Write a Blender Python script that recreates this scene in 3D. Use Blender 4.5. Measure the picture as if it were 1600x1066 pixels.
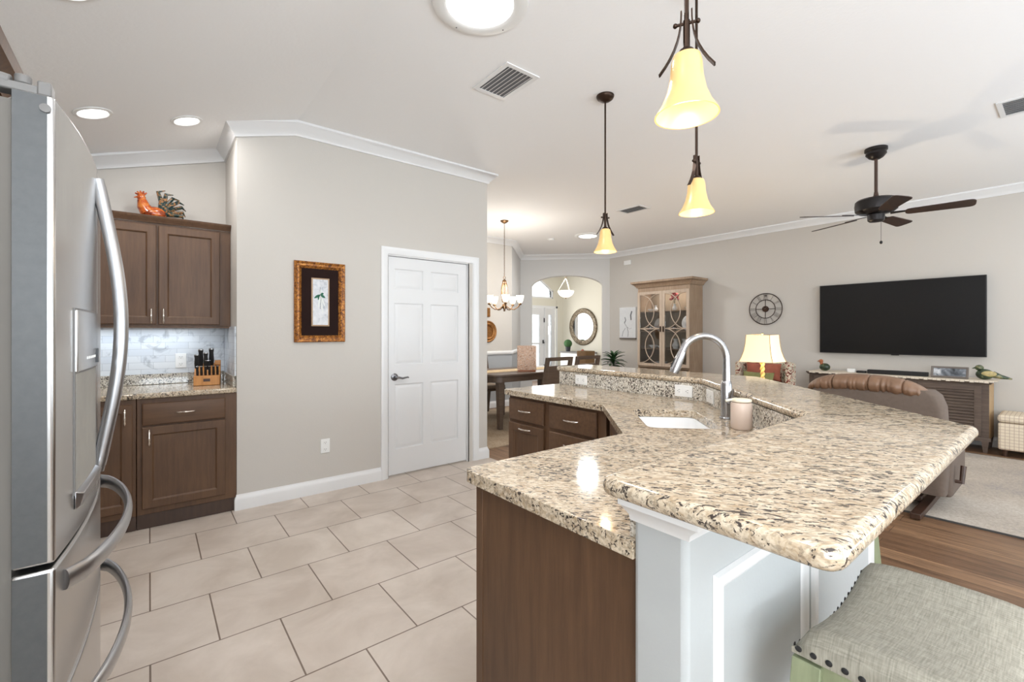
import bpy, bmesh, math, random
from mathutils import Vector, Matrix
PI = math.pi
R = math.radians
random.seed(7)
for o in list(bpy.data.objects): bpy.data.objects.remove(o)
SC = bpy.context.scene
COL = SC.collection

# ---------------------------------------------------------------- camera
cam = bpy.data.cameras.new('camera'); camo = bpy.data.objects.new('camera', cam); COL.objects.link(camo)
cam.sensor_width = 36; cam.lens = 710/1600*36; cam.shift_y = -13/1600; cam.clip_start = 0.05
camo.location = (0, 0, 1.325); camo.rotation_euler = (R(90), 0, R(-38.6))
SC.camera = camo
# ---------------------------------------------------------------- view, world
SC.view_settings.view_transform = 'Standard'; SC.view_settings.look = 'None'
SC.view_settings.gamma = 1; SC.view_settings.use_curve_mapping = False
SC.view_settings.exposure = 0.16
w = bpy.data.worlds.new('world'); SC.world = w; w.use_nodes = True
bg = w.node_tree.nodes['Background']; bg.inputs[0].default_value = (.93, .97, 1, 1); bg.inputs[1].default_value = 2.2
# ---------------------------------------------------------------- large lights
def area(name, loc, rot, sx, sy, power, col=(1, 1, 1), shape='RECTANGLE'):
    l = bpy.data.lights.new(name, 'AREA'); l.shape = shape; l.size = sx
    if shape == 'RECTANGLE': l.size_y = sy
    l.energy = power; l.color = col
    o = bpy.data.objects.new(name, l); COL.objects.link(o); o.location = loc; o.rotation_euler = rot
    return o
DAY = (.80, .90, 1.0)
area('daylight_sliding_door', (4.6, -3.25, 1.25), (R(148), 0, 0), 3.6, 2.2, 138, DAY)
area('daylight_kitchen_window', (.4, -3.25, 1.5), (R(158), 0, 0), 2.2, 1.5, 160, DAY)
area('side_fill_light', (-.90, -1.5, 1.6), (0, R(-125), 0), 1.0, 2.0, 90, (.92, .96, 1))  # added fill light out of view, brightens the faces turned left and the ceiling
area('daylight_foyer_door', (8.2, 9.35, 1.3), (R(-90), 0, 0), 1.6, 2.0, 26, (1, .98, .95))
WARM = (1, .93, .84)
NEUT = (1, .98, .96)

# ---------------------------------------------------------------- materials
def newmat(name):
    m = bpy.data.materials.new(name); m.use_nodes = True
    nt = m.node_tree; b = nt.nodes['Principled BSDF']
    return m, nt, b
def srgb(r, g, b):
    f = lambda c: ((c/255+.055)/1.055)**2.4 if c > 10 else c/255/12.92
    return (f(r), f(g), f(b), 1)
def N(nt, t, **kw):
    n = nt.nodes.new(t)
    for k, v in kw.items():
        if k in n.inputs: n.inputs[k].default_value = v
        else: setattr(n, k, v)
    return n
def simple(name, col, rough=.5, metal=0, noise=0, scale=8, bump=0, bscale=200, spec=.5, coat=0, stretch=None, emit=None, es=0, aniso=0):
    m, nt, b = newmat(name)
    b.inputs['Roughness'].default_value = rough; b.inputs['Metallic'].default_value = metal
    b.inputs['Specular IOR Level'].default_value = spec
    b.inputs['Coat Weight'].default_value = coat; b.inputs['Coat Roughness'].default_value = .1
    tc = N(nt, 'ShaderNodeTexCoord')
    mp = N(nt, 'ShaderNodeMapping'); nt.links.new(tc.outputs['Object'], mp.inputs[0])
    if stretch: mp.inputs['Scale'].default_value = stretch
    if noise:
        n = N(nt, 'ShaderNodeTexNoise', Scale=scale, Detail=6.0, Roughness=.6)
        nt.links.new(mp.outputs[0], n.inputs[0])
        cr = N(nt, 'ShaderNodeValToRGB')
        c = col; lo = [max(0, x*(1-noise)) for x in c[:3]]+[1]; hi = [min(1, x*(1+noise)) for x in c[:3]]+[1]
        cr.color_ramp.elements[0].color = lo; cr.color_ramp.elements[1].color = hi
        cr.color_ramp.elements[0].position = .3; cr.color_ramp.elements[1].position = .7
        nt.links.new(n.outputs[0], cr.inputs[0]); nt.links.new(cr.outputs[0], b.inputs['Base Color'])
    else: b.inputs['Base Color'].default_value = col
    if bump:
        n2 = N(nt, 'ShaderNodeTexNoise', Scale=bscale, Detail=3.0); nt.links.new(mp.outputs[0], n2.inputs[0])
        bp = N(nt, 'ShaderNodeBump', Strength=bump, Distance=.002); nt.links.new(n2.outputs[0], bp.inputs['Height'])
        nt.links.new(bp.outputs[0], b.inputs['Normal'])
    if emit:
        b.inputs['Emission Color'].default_value = emit; b.inputs['Emission Strength'].default_value = es
    return m
M = {}
M['wall'] = simple('wall_paint_greige', srgb(203, 198, 191), .85, bump=.25, bscale=90)
M['wall_grey'] = simple('wall_paint_cool_grey', srgb(207, 205, 202), .85, bump=.2, bscale=90)
M['wainscot'] = simple('wainscot_paint_grey', srgb(176, 180, 184), .7)
M['foyer'] = simple('wall_paint_cream', srgb(226, 222, 208), .85)
M['ceiling'] = simple('ceiling_knockdown_white', srgb(250, 250, 250), .9, bump=.5, bscale=45)
M['trim'] = simple('trim_gloss_white', srgb(232, 232, 232), .35)
M['door'] = simple('door_paint_white', srgb(226, 226, 226), .4)
M['knee'] = simple('knee_wall_paint', srgb(184, 187, 187), .8, bump=.3, bscale=80)
def wood(name, c1, c2, rough=.4, axis=2, sc=14, coat=.15):
    m, nt, b = newmat(name)
    tc = N(nt, 'ShaderNodeTexCoord'); mp = N(nt, 'ShaderNodeMapping'); nt.links.new(tc.outputs['Object'], mp.inputs[0])
    s = [1, 1, 1]; s[axis] = .08; mp.inputs['Scale'].default_value = s
    n = N(nt, 'ShaderNodeTexNoise', Scale=sc*3, Detail=8.0, Roughness=.65); nt.links.new(mp.outputs[0], n.inputs[0])
    n2 = N(nt, 'ShaderNodeTexNoise', Scale=3.0, Detail=2.0); nt.links.new(tc.outputs['Object'], n2.inputs[0])
    mx = N(nt, 'ShaderNodeMath', operation='MULTIPLY_ADD'); nt.links.new(n2.outputs[0], mx.inputs[0]); mx.inputs[1].default_value = .5
    nt.links.new(n.outputs[0], mx.inputs[2])
    cr = N(nt, 'ShaderNodeValToRGB'); cr.color_ramp.elements[0].color = c1; cr.color_ramp.elements[1].color = c2
    cr.color_ramp.elements[0].position = .5; cr.color_ramp.elements[1].position = 1
    nt.links.new(mx.outputs[0], cr.inputs[0]); nt.links.new(cr.outputs[0], b.inputs['Base Color'])
    b.inputs['Roughness'].default_value = rough; b.inputs['Coat Weight'].default_value = coat; b.inputs['Coat Roughness'].default_value = .25
    return m
M['cab'] = wood('cabinet_stained_maple', srgb(77, 53, 36), srgb(105, 76, 52), .48, coat=0)
M['cab_x'] = wood('cabinet_stained_maple_side_grain', srgb(77, 53, 36), srgb(105, 76, 52), .48, axis=0, coat=0)
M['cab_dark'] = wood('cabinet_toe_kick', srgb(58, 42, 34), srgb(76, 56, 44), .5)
M['hutch'] = wood('hutch_weathered_oak', srgb(136, 112, 90), srgb(172, 148, 124), .6, coat=0)
M['hutch_light'] = wood('hutch_pale_oak_doors', srgb(168, 148, 130), srgb(198, 180, 160), .6, coat=0)
M['hutch_in'] = wood('hutch_interior_oak', srgb(120, 104, 86), srgb(150, 132, 110), .7, coat=0)
M['console'] = wood('console_weathered_walnut', srgb(78, 64, 56), srgb(108, 92, 80), .6, axis=1, coat=0)
M['dining'] = wood('dining_espresso', srgb(76, 62, 52), srgb(104, 86, 72), .4, axis=0)
M['sage'] = wood('stool_sage_painted', srgb(126, 134, 104), srgb(154, 160, 128), .55, coat=0)
M['fanwood'] = wood('fan_blade_dark_walnut', srgb(38, 24, 18), srgb(62, 40, 28), .45, axis=0)
M['knifewood'] = wood('knife_block_maple', srgb(176, 112, 52), srgb(214, 152, 84), .4)
M['darkwood'] = wood('dark_walnut', srgb(52, 34, 26), srgb(78, 52, 38), .4)
M['steel'] = simple('stainless_brushed', (.55, .545, .54, 1), .27, 1, noise=.06, scale=5, stretch=(40, 40, .6))
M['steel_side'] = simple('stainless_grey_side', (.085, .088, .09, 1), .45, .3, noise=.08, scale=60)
M['handle'] = simple('satin_handle_metal', (.46, .46, .47, 1), .3, 1)
M['gasket'] = simple('grey_gasket', srgb(112, 108, 102), .7)
M['plastic_dark'] = simple('dark_plastic', srgb(30, 30, 32), .35)
M['recess'] = simple('dispenser_recess_grey', srgb(150, 147, 140), .6, noise=.1, scale=12)
M['plastic_grey'] = simple('grey_plastic', srgb(112, 110, 108), .45)
M['nickel'] = simple('satin_nickel', (.72, .66, .6, 1), .22, 1)
M['pewter'] = simple('pewter', (.22, .22, .23, 1), .3, 1)
M['faucet'] = simple('brushed_faucet', (.40, .40, .41, 1), .26, 1)
M['bronze'] = simple('oil_rubbed_bronze', srgb(58, 42, 32), .38, .7)
M['brass'] = simple('antique_brass', srgb(116, 88, 60), .42, .7)
M['black'] = simple('matte_black', srgb(26, 25, 26), .5)
M['fanmetal'] = simple('fan_black_bronze', srgb(36, 32, 32), .35, .4)
M['white'] = simple('white_plastic', srgb(240, 240, 238), .35)
M['slot'] = simple('outlet_slot', srgb(70, 68, 66), .6)
M['duct'] = simple('vent_duct_grey', srgb(128, 128, 130), .7)
M['ceramic'] = simple('white_sink_ceramic', srgb(244, 244, 244), .12, coat=.5)
M['pink'] = simple('blush_dispenser', srgb(214, 194, 180), .35)
M['screen'] = simple('tv_screen', srgb(16, 16, 18), .32, spec=.3)
M['red'] = simple('red_petals', srgb(168, 40, 44), .7, noise=.4, scale=60)
M['green'] = simple('leaf_green', srgb(40, 74, 36), .45, noise=.5, scale=12)
M['topiary'] = simple('topiary_green', srgb(58, 96, 52), .8, noise=.4, scale=50, bump=1, bscale=120)
M['pot'] = simple('charcoal_pot', srgb(44, 46, 52), .5)
M['porcelain'] = simple('white_porcelain', srgb(222, 224, 226), .2, noise=.05, scale=20)
M['silverware'] = simple('silver_serving', (.5, .5, .52, 1), .25, 1)
M['leather'] = simple('brown_leather', srgb(128, 98, 76), .4, noise=.12, scale=9, bump=.25, bscale=300)
M['taupe'] = simple('taupe_upholstery', srgb(104, 90, 80), .8, noise=.08, scale=40)
M['chairseat'] = simple('taupe_dining_seat', srgb(140, 124, 108), .8, noise=.06, scale=60)
M['shade'] = simple('linen_lampshade', srgb(250, 236, 206), .8, emit=(1, .76, .40, 1), es=.5)
M['shade_trim'] = simple('lampshade_trim', srgb(190, 160, 112), .8)
M['rust'] = simple('rust_pillow', srgb(160, 92, 72), .9, noise=.15, scale=14, bump=.3, bscale=60)
M['olive'] = simple('olive_pillow', srgb(128, 128, 82), .9, noise=.12, scale=20)
M['runner'] = simple('tan_table_runner', srgb(190, 168, 134), .9, noise=.1, scale=30)
M['lace'] = simple('ivory_lace_runner', srgb(226, 214, 196), .9, noise=.12, scale=120)
M['copper'] = simple('copper_figurine', srgb(168, 100, 60), .4)
M['mirror'] = simple('mirror_glass', (.9, .9, .9, 1), .02, 1)
M['cream'] = simple('cream_paint', srgb(232, 222, 200), .6)
M['wicker'] = simple('brown_wicker', srgb(112, 84, 52), .8, noise=.4, scale=90, bump=1, bscale=120)
M['gold'] = simple('carved_gold', srgb(150, 104, 58), .42, .7, noise=.4, scale=50, bump=1, bscale=70)

def thin_glass(name, tint=(1, 1, 1, 1), fac=.08):
    m, nt, b = newmat(name); nt.nodes.remove(b)
    t = N(nt, 'ShaderNodeBsdfTransparent'); t.inputs[0].default_value = tint
    g = N(nt, 'ShaderNodeBsdfGlossy'); g.inputs['Roughness'].default_value = .02
    fr = N(nt, 'ShaderNodeFresnel', IOR=1.45)
    mx = N(nt, 'ShaderNodeMixShader'); nt.links.new(fr.outputs[0], mx.inputs[0])
    nt.links.new(t.outputs[0], mx.inputs[1]); nt.links.new(g.outputs[0], mx.inputs[2])
    nt.links.new(mx.outputs[0], nt.nodes['Material Output'].inputs[0])
    return m
M['glass'] = thin_glass('clear_glass', (.96, .97, .97, 1))

def lit_glass(name, col, strength, tcol):
    m, nt, b = newmat(name)
    b.inputs['Base Color'].default_value = tcol; b.inputs['Roughness'].default_value = .3
    b.inputs['Emission Color'].default_value = col
    tc = N(nt, 'ShaderNodeTexCoord'); n = N(nt, 'ShaderNodeTexNoise', Scale=14.0, Detail=5.0, Distortion=1.5)
    nt.links.new(tc.outputs['Object'], n.inputs[0])
    mr = N(nt, 'ShaderNodeMapRange'); mr.inputs['To Min'].default_value = strength*.8; mr.inputs['To Max'].default_value = strength*1.15
    nt.links.new(n.outputs[0], mr.inputs[0]); nt.links.new(mr.outputs[0], b.inputs['Emission Strength'])
    return m
M['pendglass'] = lit_glass('alabaster_glass_warm', (1, .72, .34, 1), .28, srgb(214, 172, 110))
M['chandglass'] = lit_glass('frosted_glass_bright', (1, .94, .82, 1), 1.6, srgb(255, 250, 240))
M['lightdisc'] = simple('led_disc', (1, 1, 1, 1), .5, emit=(1, 1, 1, 1), es=5)
M['bulb'] = simple('lit_bulb', (1, 1, 1, 1), .5, emit=(1, .80, .48, 1), es=.9)

def granite(name, sc=1.0, cool=False):
    m, nt, b = newmat(name)
    tc = N(nt, 'ShaderNodeTexCoord'); mp = N(nt, 'ShaderNodeMapping'); nt.links.new(tc.outputs['Object'], mp.inputs[0])
    mp.inputs['Rotation'].default_value = (0, 0, R(52)); mp0 = mp
    mp = N(nt, 'ShaderNodeMapping'); mp.inputs['Scale'].default_value = ((.62 if not cool else 1)*sc, 1.35*sc, 1*sc); nt.links.new(mp0.outputs[0], mp.inputs[0])
    n1 = N(nt, 'ShaderNodeTexNoise', Scale=9.0, Detail=4.0); n2 = N(nt, 'ShaderNodeTexNoise', Scale=88.0, Detail=4.0, Roughness=.66, Distortion=.8)
    n3 = N(nt, 'ShaderNodeTexNoise', Scale=48.0, Detail=4.0, Roughness=.7, Distortion=.9); n4 = N(nt, 'ShaderNodeTexNoise', Scale=130.0, Detail=2.0)
    for n in (n1, n2, n3, n4): nt.links.new(mp.outputs[0], n.inputs[0])
    cr = N(nt, 'ShaderNodeValToRGB'); e = cr.color_ramp.elements
    e[0].position = .35; e[0].color = srgb(172, 150, 122); e[1].position = .62; e[1].color = srgb(218, 204, 182)
    if cool: e[0].color = srgb(198, 188, 172); e[1].color = srgb(232, 228, 218)
    nt.links.new(n3.outputs[0], cr.inputs[0])
    # grey-brown middle specks
    r2 = N(nt, 'ShaderNodeValToRGB'); r2.color_ramp.elements[0].position = .52; r2.color_ramp.elements[1].position = .60
    nt.links.new(n4.outputs[0], r2.inputs[0])
    m1 = N(nt, 'ShaderNodeMix', data_type='RGBA'); m1.inputs[7].default_value = srgb(142, 128, 110)
    f1 = N(nt, 'ShaderNodeMath', operation='MULTIPLY'); f1.inputs[1].default_value = .55; nt.links.new(r2.outputs[0], f1.inputs[0])
    nt.links.new(f1.outputs[0], m1.inputs[0]); nt.links.new(cr.outputs[0], m1.inputs[6])
    # dark specks, clustered
    a = N(nt, 'ShaderNodeMath', operation='MULTIPLY_ADD'); nt.links.new(n1.outputs[0], a.inputs[0]); a.inputs[1].default_value = .22; nt.links.new(n2.outputs[0], a.inputs[2])
    r3 = N(nt, 'ShaderNodeValToRGB'); r3.color_ramp.elements[0].position = .655 if not cool else .635; r3.color_ramp.elements[1].position = .70 if not cool else .67
    nt.links.new(a.outputs[0], r3.inputs[0])
    m2 = N(nt, 'ShaderNodeMix', data_type='RGBA'); m2.inputs[7].default_value = srgb(62, 54, 50)
    nt.links.new(r3.outputs[0], m2.inputs[0]); nt.links.new(m1.outputs[2], m2.inputs[6])
    nt.links.new(m2.outputs[2], b.inputs['Base Color'])
    b.inputs['Roughness'].default_value = .09; b.inputs['Specular IOR Level'].default_value = .6
    return m
M['granite'] = granite('granite_cream_speckled')
M['granite_cool'] = granite('granite_splash_speckled', 1.1, True)

def tilemat():
    m, nt, b = newmat('floor_porcelain_tile')
    tc = N(nt, 'ShaderNodeTexCoord'); mp = N(nt, 'ShaderNodeMapping'); nt.links.new(tc.outputs['Object'], mp.inputs[0])
    W, H = .4715, .4455
    # rows start at y = 3.207, joints of that lower row at x = 0.003
    mp.inputs['Location'].default_value = (-.003+W*20, -3.2065+H*20, 0)
    br = N(nt, 'ShaderNodeTexBrick', offset=.5, offset_frequency=2, squash=1)
    br.inputs['Scale'].default_value = 1; br.inputs['Brick Width'].default_value = W; br.inputs['Row Height'].default_value = H
    br.inputs['Mortar Size'].default_value = .0035; br.inputs['Mortar Smooth'].default_value = .1; br.inputs['Bias'].default_value = 0
    br.inputs['Color1'].default_value = srgb(200, 188, 177); br.inputs['Color2'].default_value = srgb(206, 195, 184)
    br.inputs['Mortar'].default_value = srgb(122, 106, 94)
    nt.links.new(mp.outputs[0], br.inputs[0])
    n = N(nt, 'ShaderNodeTexNoise', Scale=2.6, Detail=7.0, Roughness=.6, Distortion=.5); nt.links.new(tc.outputs['Object'], n.inputs[0])
    cr = N(nt, 'ShaderNodeValToRGB'); cr.color_ramp.elements[0].color = (.84, .81, .78, 1); cr.color_ramp.elements[1].color = (1.08, 1.08, 1.08, 1)
    cr.color_ramp.elements[0].position = .35; cr.color_ramp.elements[1].position = .65
    nt.links.new(n.outputs[0], cr.inputs[0])
    mx = N(nt, 'ShaderNodeMix', data_type='RGBA', blend_type='MULTIPLY'); mx.inputs[0].default_value = 1
    nt.links.new(br.outputs[0], mx.inputs[6]); nt.links.new(cr.outputs[0], mx.inputs[7]); nt.links.new(mx.outputs[2], b.inputs['Base Color'])
    bp = N(nt, 'ShaderNodeBump', Strength=.4, Distance=.003, invert=True); nt.links.new(br.outputs['Fac'], bp.inputs['Height']); nt.links.new(bp.outputs[0], b.inputs['Normal'])
    b.inputs['Roughness'].default_value = .38
    return m
M['tile'] = tilemat()
def plankmat():
    m, nt, b = newmat('floor_wood_planks')
    tc = N(nt, 'ShaderNodeTexCoord'); mp = N(nt, 'ShaderNodeMapping'); nt.links.new(tc.outputs['Object'], mp.inputs[0])
    mp.inputs['Rotation'].default_value = (0, 0, R(90)); mp.inputs['Location'].default_value = (20, 20, 0)
    br = N(nt, 'ShaderNodeTexBrick', offset=.37, offset_frequency=2)
    br.inputs['Scale'].default_value = 1; br.inputs['Brick Width'].default_value = 1.2; br.inputs['Row Height'].default_value = .15
    br.inputs['Mortar Size'].default_value = .0015; br.inputs['Color1'].default_value = srgb(116, 88, 66); br.inputs['Color2'].default_value = srgb(152, 120, 92)
    br.inputs['Mortar'].default_value = srgb(60, 40, 28)
    nt.links.new(mp.outputs[0], br.inputs[0])
    mp2 = N(nt, 'ShaderNodeMapping'); mp2.inputs['Scale'].default_value = (1, .06, 1); nt.links.new(tc.outputs['Object'], mp2.inputs[0])
    n = N(nt, 'ShaderNodeTexNoise', Scale=38.0, Detail=8.0, Roughness=.7, Distortion=.4); nt.links.new(mp2.outputs[0], n.inputs[0])
    cr = N(nt, 'ShaderNodeValToRGB'); cr.color_ramp.elements[0].color = (.42, .38, .35, 1); cr.color_ramp.elements[1].color = (1.35, 1.32, 1.28, 1)
    cr.color_ramp.elements[0].position = .32; cr.color_ramp.elements[1].position = .68; nt.links.new(n.outputs[0], cr.inputs[0])
    mx = N(nt, 'ShaderNodeMix', data_type='RGBA', blend_type='MULTIPLY'); mx.inputs[0].default_value = 1
    nt.links.new(br.outputs[0], mx.inputs[6]); nt.links.new(cr.outputs[0], mx.inputs[7]); nt.links.new(mx.outputs[2], b.inputs['Base Color'])
    b.inputs['Roughness'].default_value = .4
    return m
M['plank'] = plankmat()
def marble():
    m, nt, b = newmat('marble_subway_backsplash')
    tc = N(nt, 'ShaderNodeTexCoord')
    # use x+y across, z up
    sp = N(nt, 'ShaderNodeSeparateXYZ'); nt.links.new(tc.outputs['Object'], sp.inputs[0])
    ad = N(nt, 'ShaderNodeMath', operation='ADD'); nt.links.new(sp.outputs[0], ad.inputs[0]); nt.links.new(sp.outputs[1], ad.inputs[1])
    cb = N(nt, 'ShaderNodeCombineXYZ'); nt.links.new(ad.outputs[0], cb.inputs[0]); nt.links.new(sp.outputs[2], cb.inputs[1])
    br = N(nt, 'ShaderNodeTexBrick', offset=.5); br.inputs['Scale'].default_value = 1; br.inputs['Brick Width'].default_value = .15; br.inputs['Row Height'].default_value = .052
    br.inputs['Mortar Size'].default_value = .0012; br.inputs['Color1'].default_value = srgb(208, 214, 222); br.inputs['Color2'].default_value = srgb(222, 226, 230)
    br.inputs['Mortar'].default_value = srgb(178, 184, 190); nt.links.new(cb.outputs[0], br.inputs[0])
    n = N(nt, 'ShaderNodeTexNoise', Scale=7.0, Detail=9.0, Roughness=.62, Distortion=1.6); nt.links.new(tc.outputs['Object'], n.inputs[0])
    cr = N(nt, 'ShaderNodeValToRGB'); e = cr.color_ramp.elements; e[0].position = .36; e[0].color = (.55, .56, .58, 1); e[1].position = .47; e[1].color = (1, 1, 1, 1)
    nt.links.new(n.outputs[0], cr.inputs[0])
    mx = N(nt, 'ShaderNodeMix', data_type='RGBA', blend_type='MULTIPLY'); mx.inputs[0].default_value = .8
    nt.links.new(br.outputs[0], mx.inputs[6]); nt.links.new(cr.outputs[0], mx.inputs[7]); nt.links.new(mx.outputs[2], b.inputs['Base Color'])
    b.inputs['Roughness'].default_value = .3
    return m
M['marble'] = marble()
def weave(name, c1, c2, sc=220):
    m, nt, b = newmat(name)
    tc = N(nt, 'ShaderNodeTexCoord')
    o = []
    for s in ((1, .07, .07), (.07, 1, .07)):
        mp = N(nt, 'ShaderNodeMapping'); mp.inputs['Scale'].default_value = s; nt.links.new(tc.outputs['Object'], mp.inputs[0])
        n = N(nt, 'ShaderNodeTexNoise', Scale=float(sc), Detail=3.0); nt.links.new(mp.outputs[0], n.inputs[0]); o.append(n)
    a = N(nt, 'ShaderNodeMath', operation='ADD'); nt.links.new(o[0].outputs[0], a.inputs[0]); nt.links.new(o[1].outputs[0], a.inputs[1])
    cr = N(nt, 'ShaderNodeValToRGB'); cr.color_ramp.elements[0].color = c1; cr.color_ramp.elements[1].color = c2
    mr = N(nt, 'ShaderNodeMapRange'); mr.inputs['From Min'].default_value = .70; mr.inputs['From Max'].default_value = 1.30; nt.links.new(a.outputs[0], mr.inputs[0])
    nt.links.new(mr.outputs[0], cr.inputs[0]); nt.links.new(cr.outputs[0], b.inputs['Base Color'])
    bp = N(nt, 'ShaderNodeBump', Strength=.5, Distance=.001); nt.links.new(a.outputs[0], bp.inputs['Height']); nt.links.new(bp.outputs[0], b.inputs['Normal'])
    b.inputs['Roughness'].default_value = .9
    return m
M['linen'] = weave('stool_linen_weave', srgb(130, 126, 113), srgb(170, 164, 150), 420)
def floral():
    m, nt, b = newmat('floral_upholstery')
    tc = N(nt, 'ShaderNodeTexCoord'); n = N(nt, 'ShaderNodeTexNoise', Scale=15.0, Detail=3.0, Distortion=2.0); nt.links.new(tc.outputs['Object'], n.inputs[0])
    cr = N(nt, 'ShaderNodeValToRGB'); e = cr.color_ramp.elements; e[0].position = .36; e[0].color = srgb(84, 42, 38); e[1].position = .7; e[1].color = srgb(96, 104, 76)
    for p, c in ((.41, srgb(168, 82, 66)), (.46, srgb(212, 200, 178)), (.58, srgb(206, 196, 176)), (.63, srgb(120, 122, 96))):
        x = e.new(p); x.color = c
    nt.links.new(n.outputs[0], cr.inputs[0]); nt.links.new(cr.outputs[0], b.inputs['Base Color']); b.inputs['Roughness'].default_value = .9
    return m
M['floral'] = floral()
def rugmat(name, c1, c2, c3):
    m, nt, b = newmat(name)
    tc = N(nt, 'ShaderNodeTexCoord'); n = N(nt, 'ShaderNodeTexNoise', Scale=60.0, Detail=4.0, Roughness=.7); nt.links.new(tc.outputs['Object'], n.inputs[0])
    n2 = N(nt, 'ShaderNodeTexNoise', Scale=1.2, Detail=3.0); nt.links.new(tc.outputs['Object'], n2.inputs[0])
    a = N(nt, 'ShaderNodeMath', operation='ADD'); nt.links.new(n.outputs[0], a.inputs[0]); nt.links.new(n2.outputs[0], a.inputs[1])
    mr = N(nt, 'ShaderNodeMapRange'); mr.inputs['From Min'].default_value = .7; mr.inputs['From Max'].default_value = 1.3; nt.links.new(a.outputs[0], mr.inputs[0])
    cr = N(nt, 'ShaderNodeValToRGB'); e = cr.color_ramp.elements; e[0].color = c1; e[1].color = c3; x = e.new(.5); x.color = c2
    nt.links.new(mr.outputs[0], cr.inputs[0]); nt.links.new(cr.outputs[0], b.inputs['Base Color']); b.inputs['Roughness'].default_value = .95
    return m
M['rug'] = rugmat('distressed_grey_tan_rug', srgb(142, 138, 140), srgb(178, 166, 152), srgb(200, 192, 182))
M['rug2'] = rugmat('dining_rug_tan', srgb(120, 98, 76), srgb(166, 146, 122), srgb(190, 176, 156))
def plaid():
    m, nt, b = newmat('ivory_plaid_fabric')
    tc = N(nt, 'ShaderNodeTexCoord'); sp = N(nt, 'ShaderNodeSeparateXYZ'); nt.links.new(tc.outputs['Object'], sp.inputs[0])
    prev = None
    for i in (0, 1, 2):
        mu = N(nt, 'ShaderNodeMath', operation='MULTIPLY_ADD'); mu.inputs[1].default_value = 30; mu.inputs[2].default_value = 50.45; nt.links.new(sp.outputs[i], mu.inputs[0])
        fr = N(nt, 'ShaderNodeMath', operation='FRACT'); nt.links.new(mu.outputs[0], fr.inputs[0])
        lt = N(nt, 'ShaderNodeMath', operation='LESS_THAN'); lt.inputs[1].default_value = .13; nt.links.new(fr.outputs[0], lt.inputs[0])
        if prev: mxm = N(nt, 'ShaderNodeMath', operation='MAXIMUM'); nt.links.new(prev.outputs[0], mxm.inputs[0]); nt.links.new(lt.outputs[0], mxm.inputs[1]); prev = mxm
        else: prev = lt
    mx = N(nt, 'ShaderNodeMix', data_type='RGBA'); mx.inputs[6].default_value = srgb(226, 212, 190); mx.inputs[7].default_value = srgb(186, 166, 146)
    nt.links.new(prev.outputs[0], mx.inputs[0]); nt.links.new(mx.outputs[2], b.inputs['Base Color']); b.inputs['Roughness'].default_value = .9
    return m
M['plaid'] = plaid()
def rampmat(name, stops, scale=20, rough=.45, metal=0, distort=1.0, coat=0, bump=0):
    m, nt, b = newmat(name)
    tc = N(nt, 'ShaderNodeTexCoord'); n = N(nt, 'ShaderNodeTexNoise', Scale=float(scale), Detail=4.0, Distortion=distort); nt.links.new(tc.outputs['Object'], n.inputs[0])
    cr = N(nt, 'ShaderNodeValToRGB'); e = cr.color_ramp.elements
    e[0].position, e[0].color = stops[0]; e[1].position, e[1].color = stops[-1]
    for p, c in stops[1:-1]: x = e.new(p); x.color = c
    nt.links.new(n.outputs[0], cr.inputs[0]); nt.links.new(cr.outputs[0], b.inputs['Base Color'])
    b.inputs['Roughness'].default_value = rough; b.inputs['Metallic'].default_value = metal; b.inputs['Coat Weight'].default_value = coat
    if bump:
        bp = N(nt, 'ShaderNodeBump', Strength=bump, Distance=.003); nt.links.new(n.outputs[0], bp.inputs['Height']); nt.links.new(bp.outputs[0], b.inputs['Normal'])
    return m
M['frame_gold'] = rampmat('burnished_gold_frame', [(.35, srgb(70, 34, 14)), (.5, srgb(150, 90, 34)), (.65, srgb(196, 134, 60))], 60, .35, .3, bump=.5)
M['frame_dark'] = simple('frame_dark_band', srgb(52, 26, 16), .3)
M['mat_brown'] = simple('mat_board_brown', srgb(36, 20, 17), .85, spec=.2)
M['mat_line'] = simple('mat_fillet_gold', srgb(170, 140, 110), .5)
M['print'] = rampmat('botanical_print', [(.3, srgb(170, 176, 184)), (.45, srgb(206, 208, 212)), (.7, srgb(224, 224, 226))], 22, .5)
M['leafprint'] = simple('printed_leaf_green', srgb(34, 104, 78), .6)
M['petalprint'] = simple('printed_petal_pale', srgb(226, 228, 224), .6)
M['stemprint'] = simple('printed_stem_dark', srgb(60, 70, 66), .6)
M['rooster'] = rampmat('rooster_glaze_orange', [(.35, srgb(96, 34, 14)), (.5, srgb(186, 82, 28)), (.65, srgb(206, 120, 50))], 25, .25, coat=.6)
M['rooster_tail'] = rampmat('rooster_glaze_tail', [(.38, srgb(24, 40, 42)), (.5, srgb(40, 66, 58)), (.6, srgb(176, 120, 70)), (.68, srgb(30, 38, 40))], 40, .25, coat=.6)
M['mosaic'] = rampmat('mosaic_mirror_frame', [(.35, srgb(50, 40, 30)), (.47, srgb(128, 110, 84)), (.5, srgb(60, 50, 40)), (.6, srgb(170, 156, 130)), (.65, srgb(60, 48, 36))], 22, .35, .3, bump=.8)
M['lattice'] = rampmat('twig_lantern_panel', [(.40, srgb(178, 130, 100)), (.47, srgb(240, 222, 206)), (.55, srgb(214, 172, 142))], 26, .6, distort=2.5)
M['birdgreen'] = rampmat('bird_glaze_green', [(.4, srgb(30, 44, 30)), (.55, srgb(60, 78, 50)), (.68, srgb(150, 140, 100))], 18, .4, coat=.3)
M['birdwing'] = simple('bird_wing_tan', srgb(176, 160, 110), .5, noise=.2, scale=60)
M['landscape'] = rampmat('landscape_photo', [(.35, srgb(34, 38, 42)), (.5, srgb(110, 116, 124)), (.65, srgb(206, 208, 212))], 9, .3, distort=.4)
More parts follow.
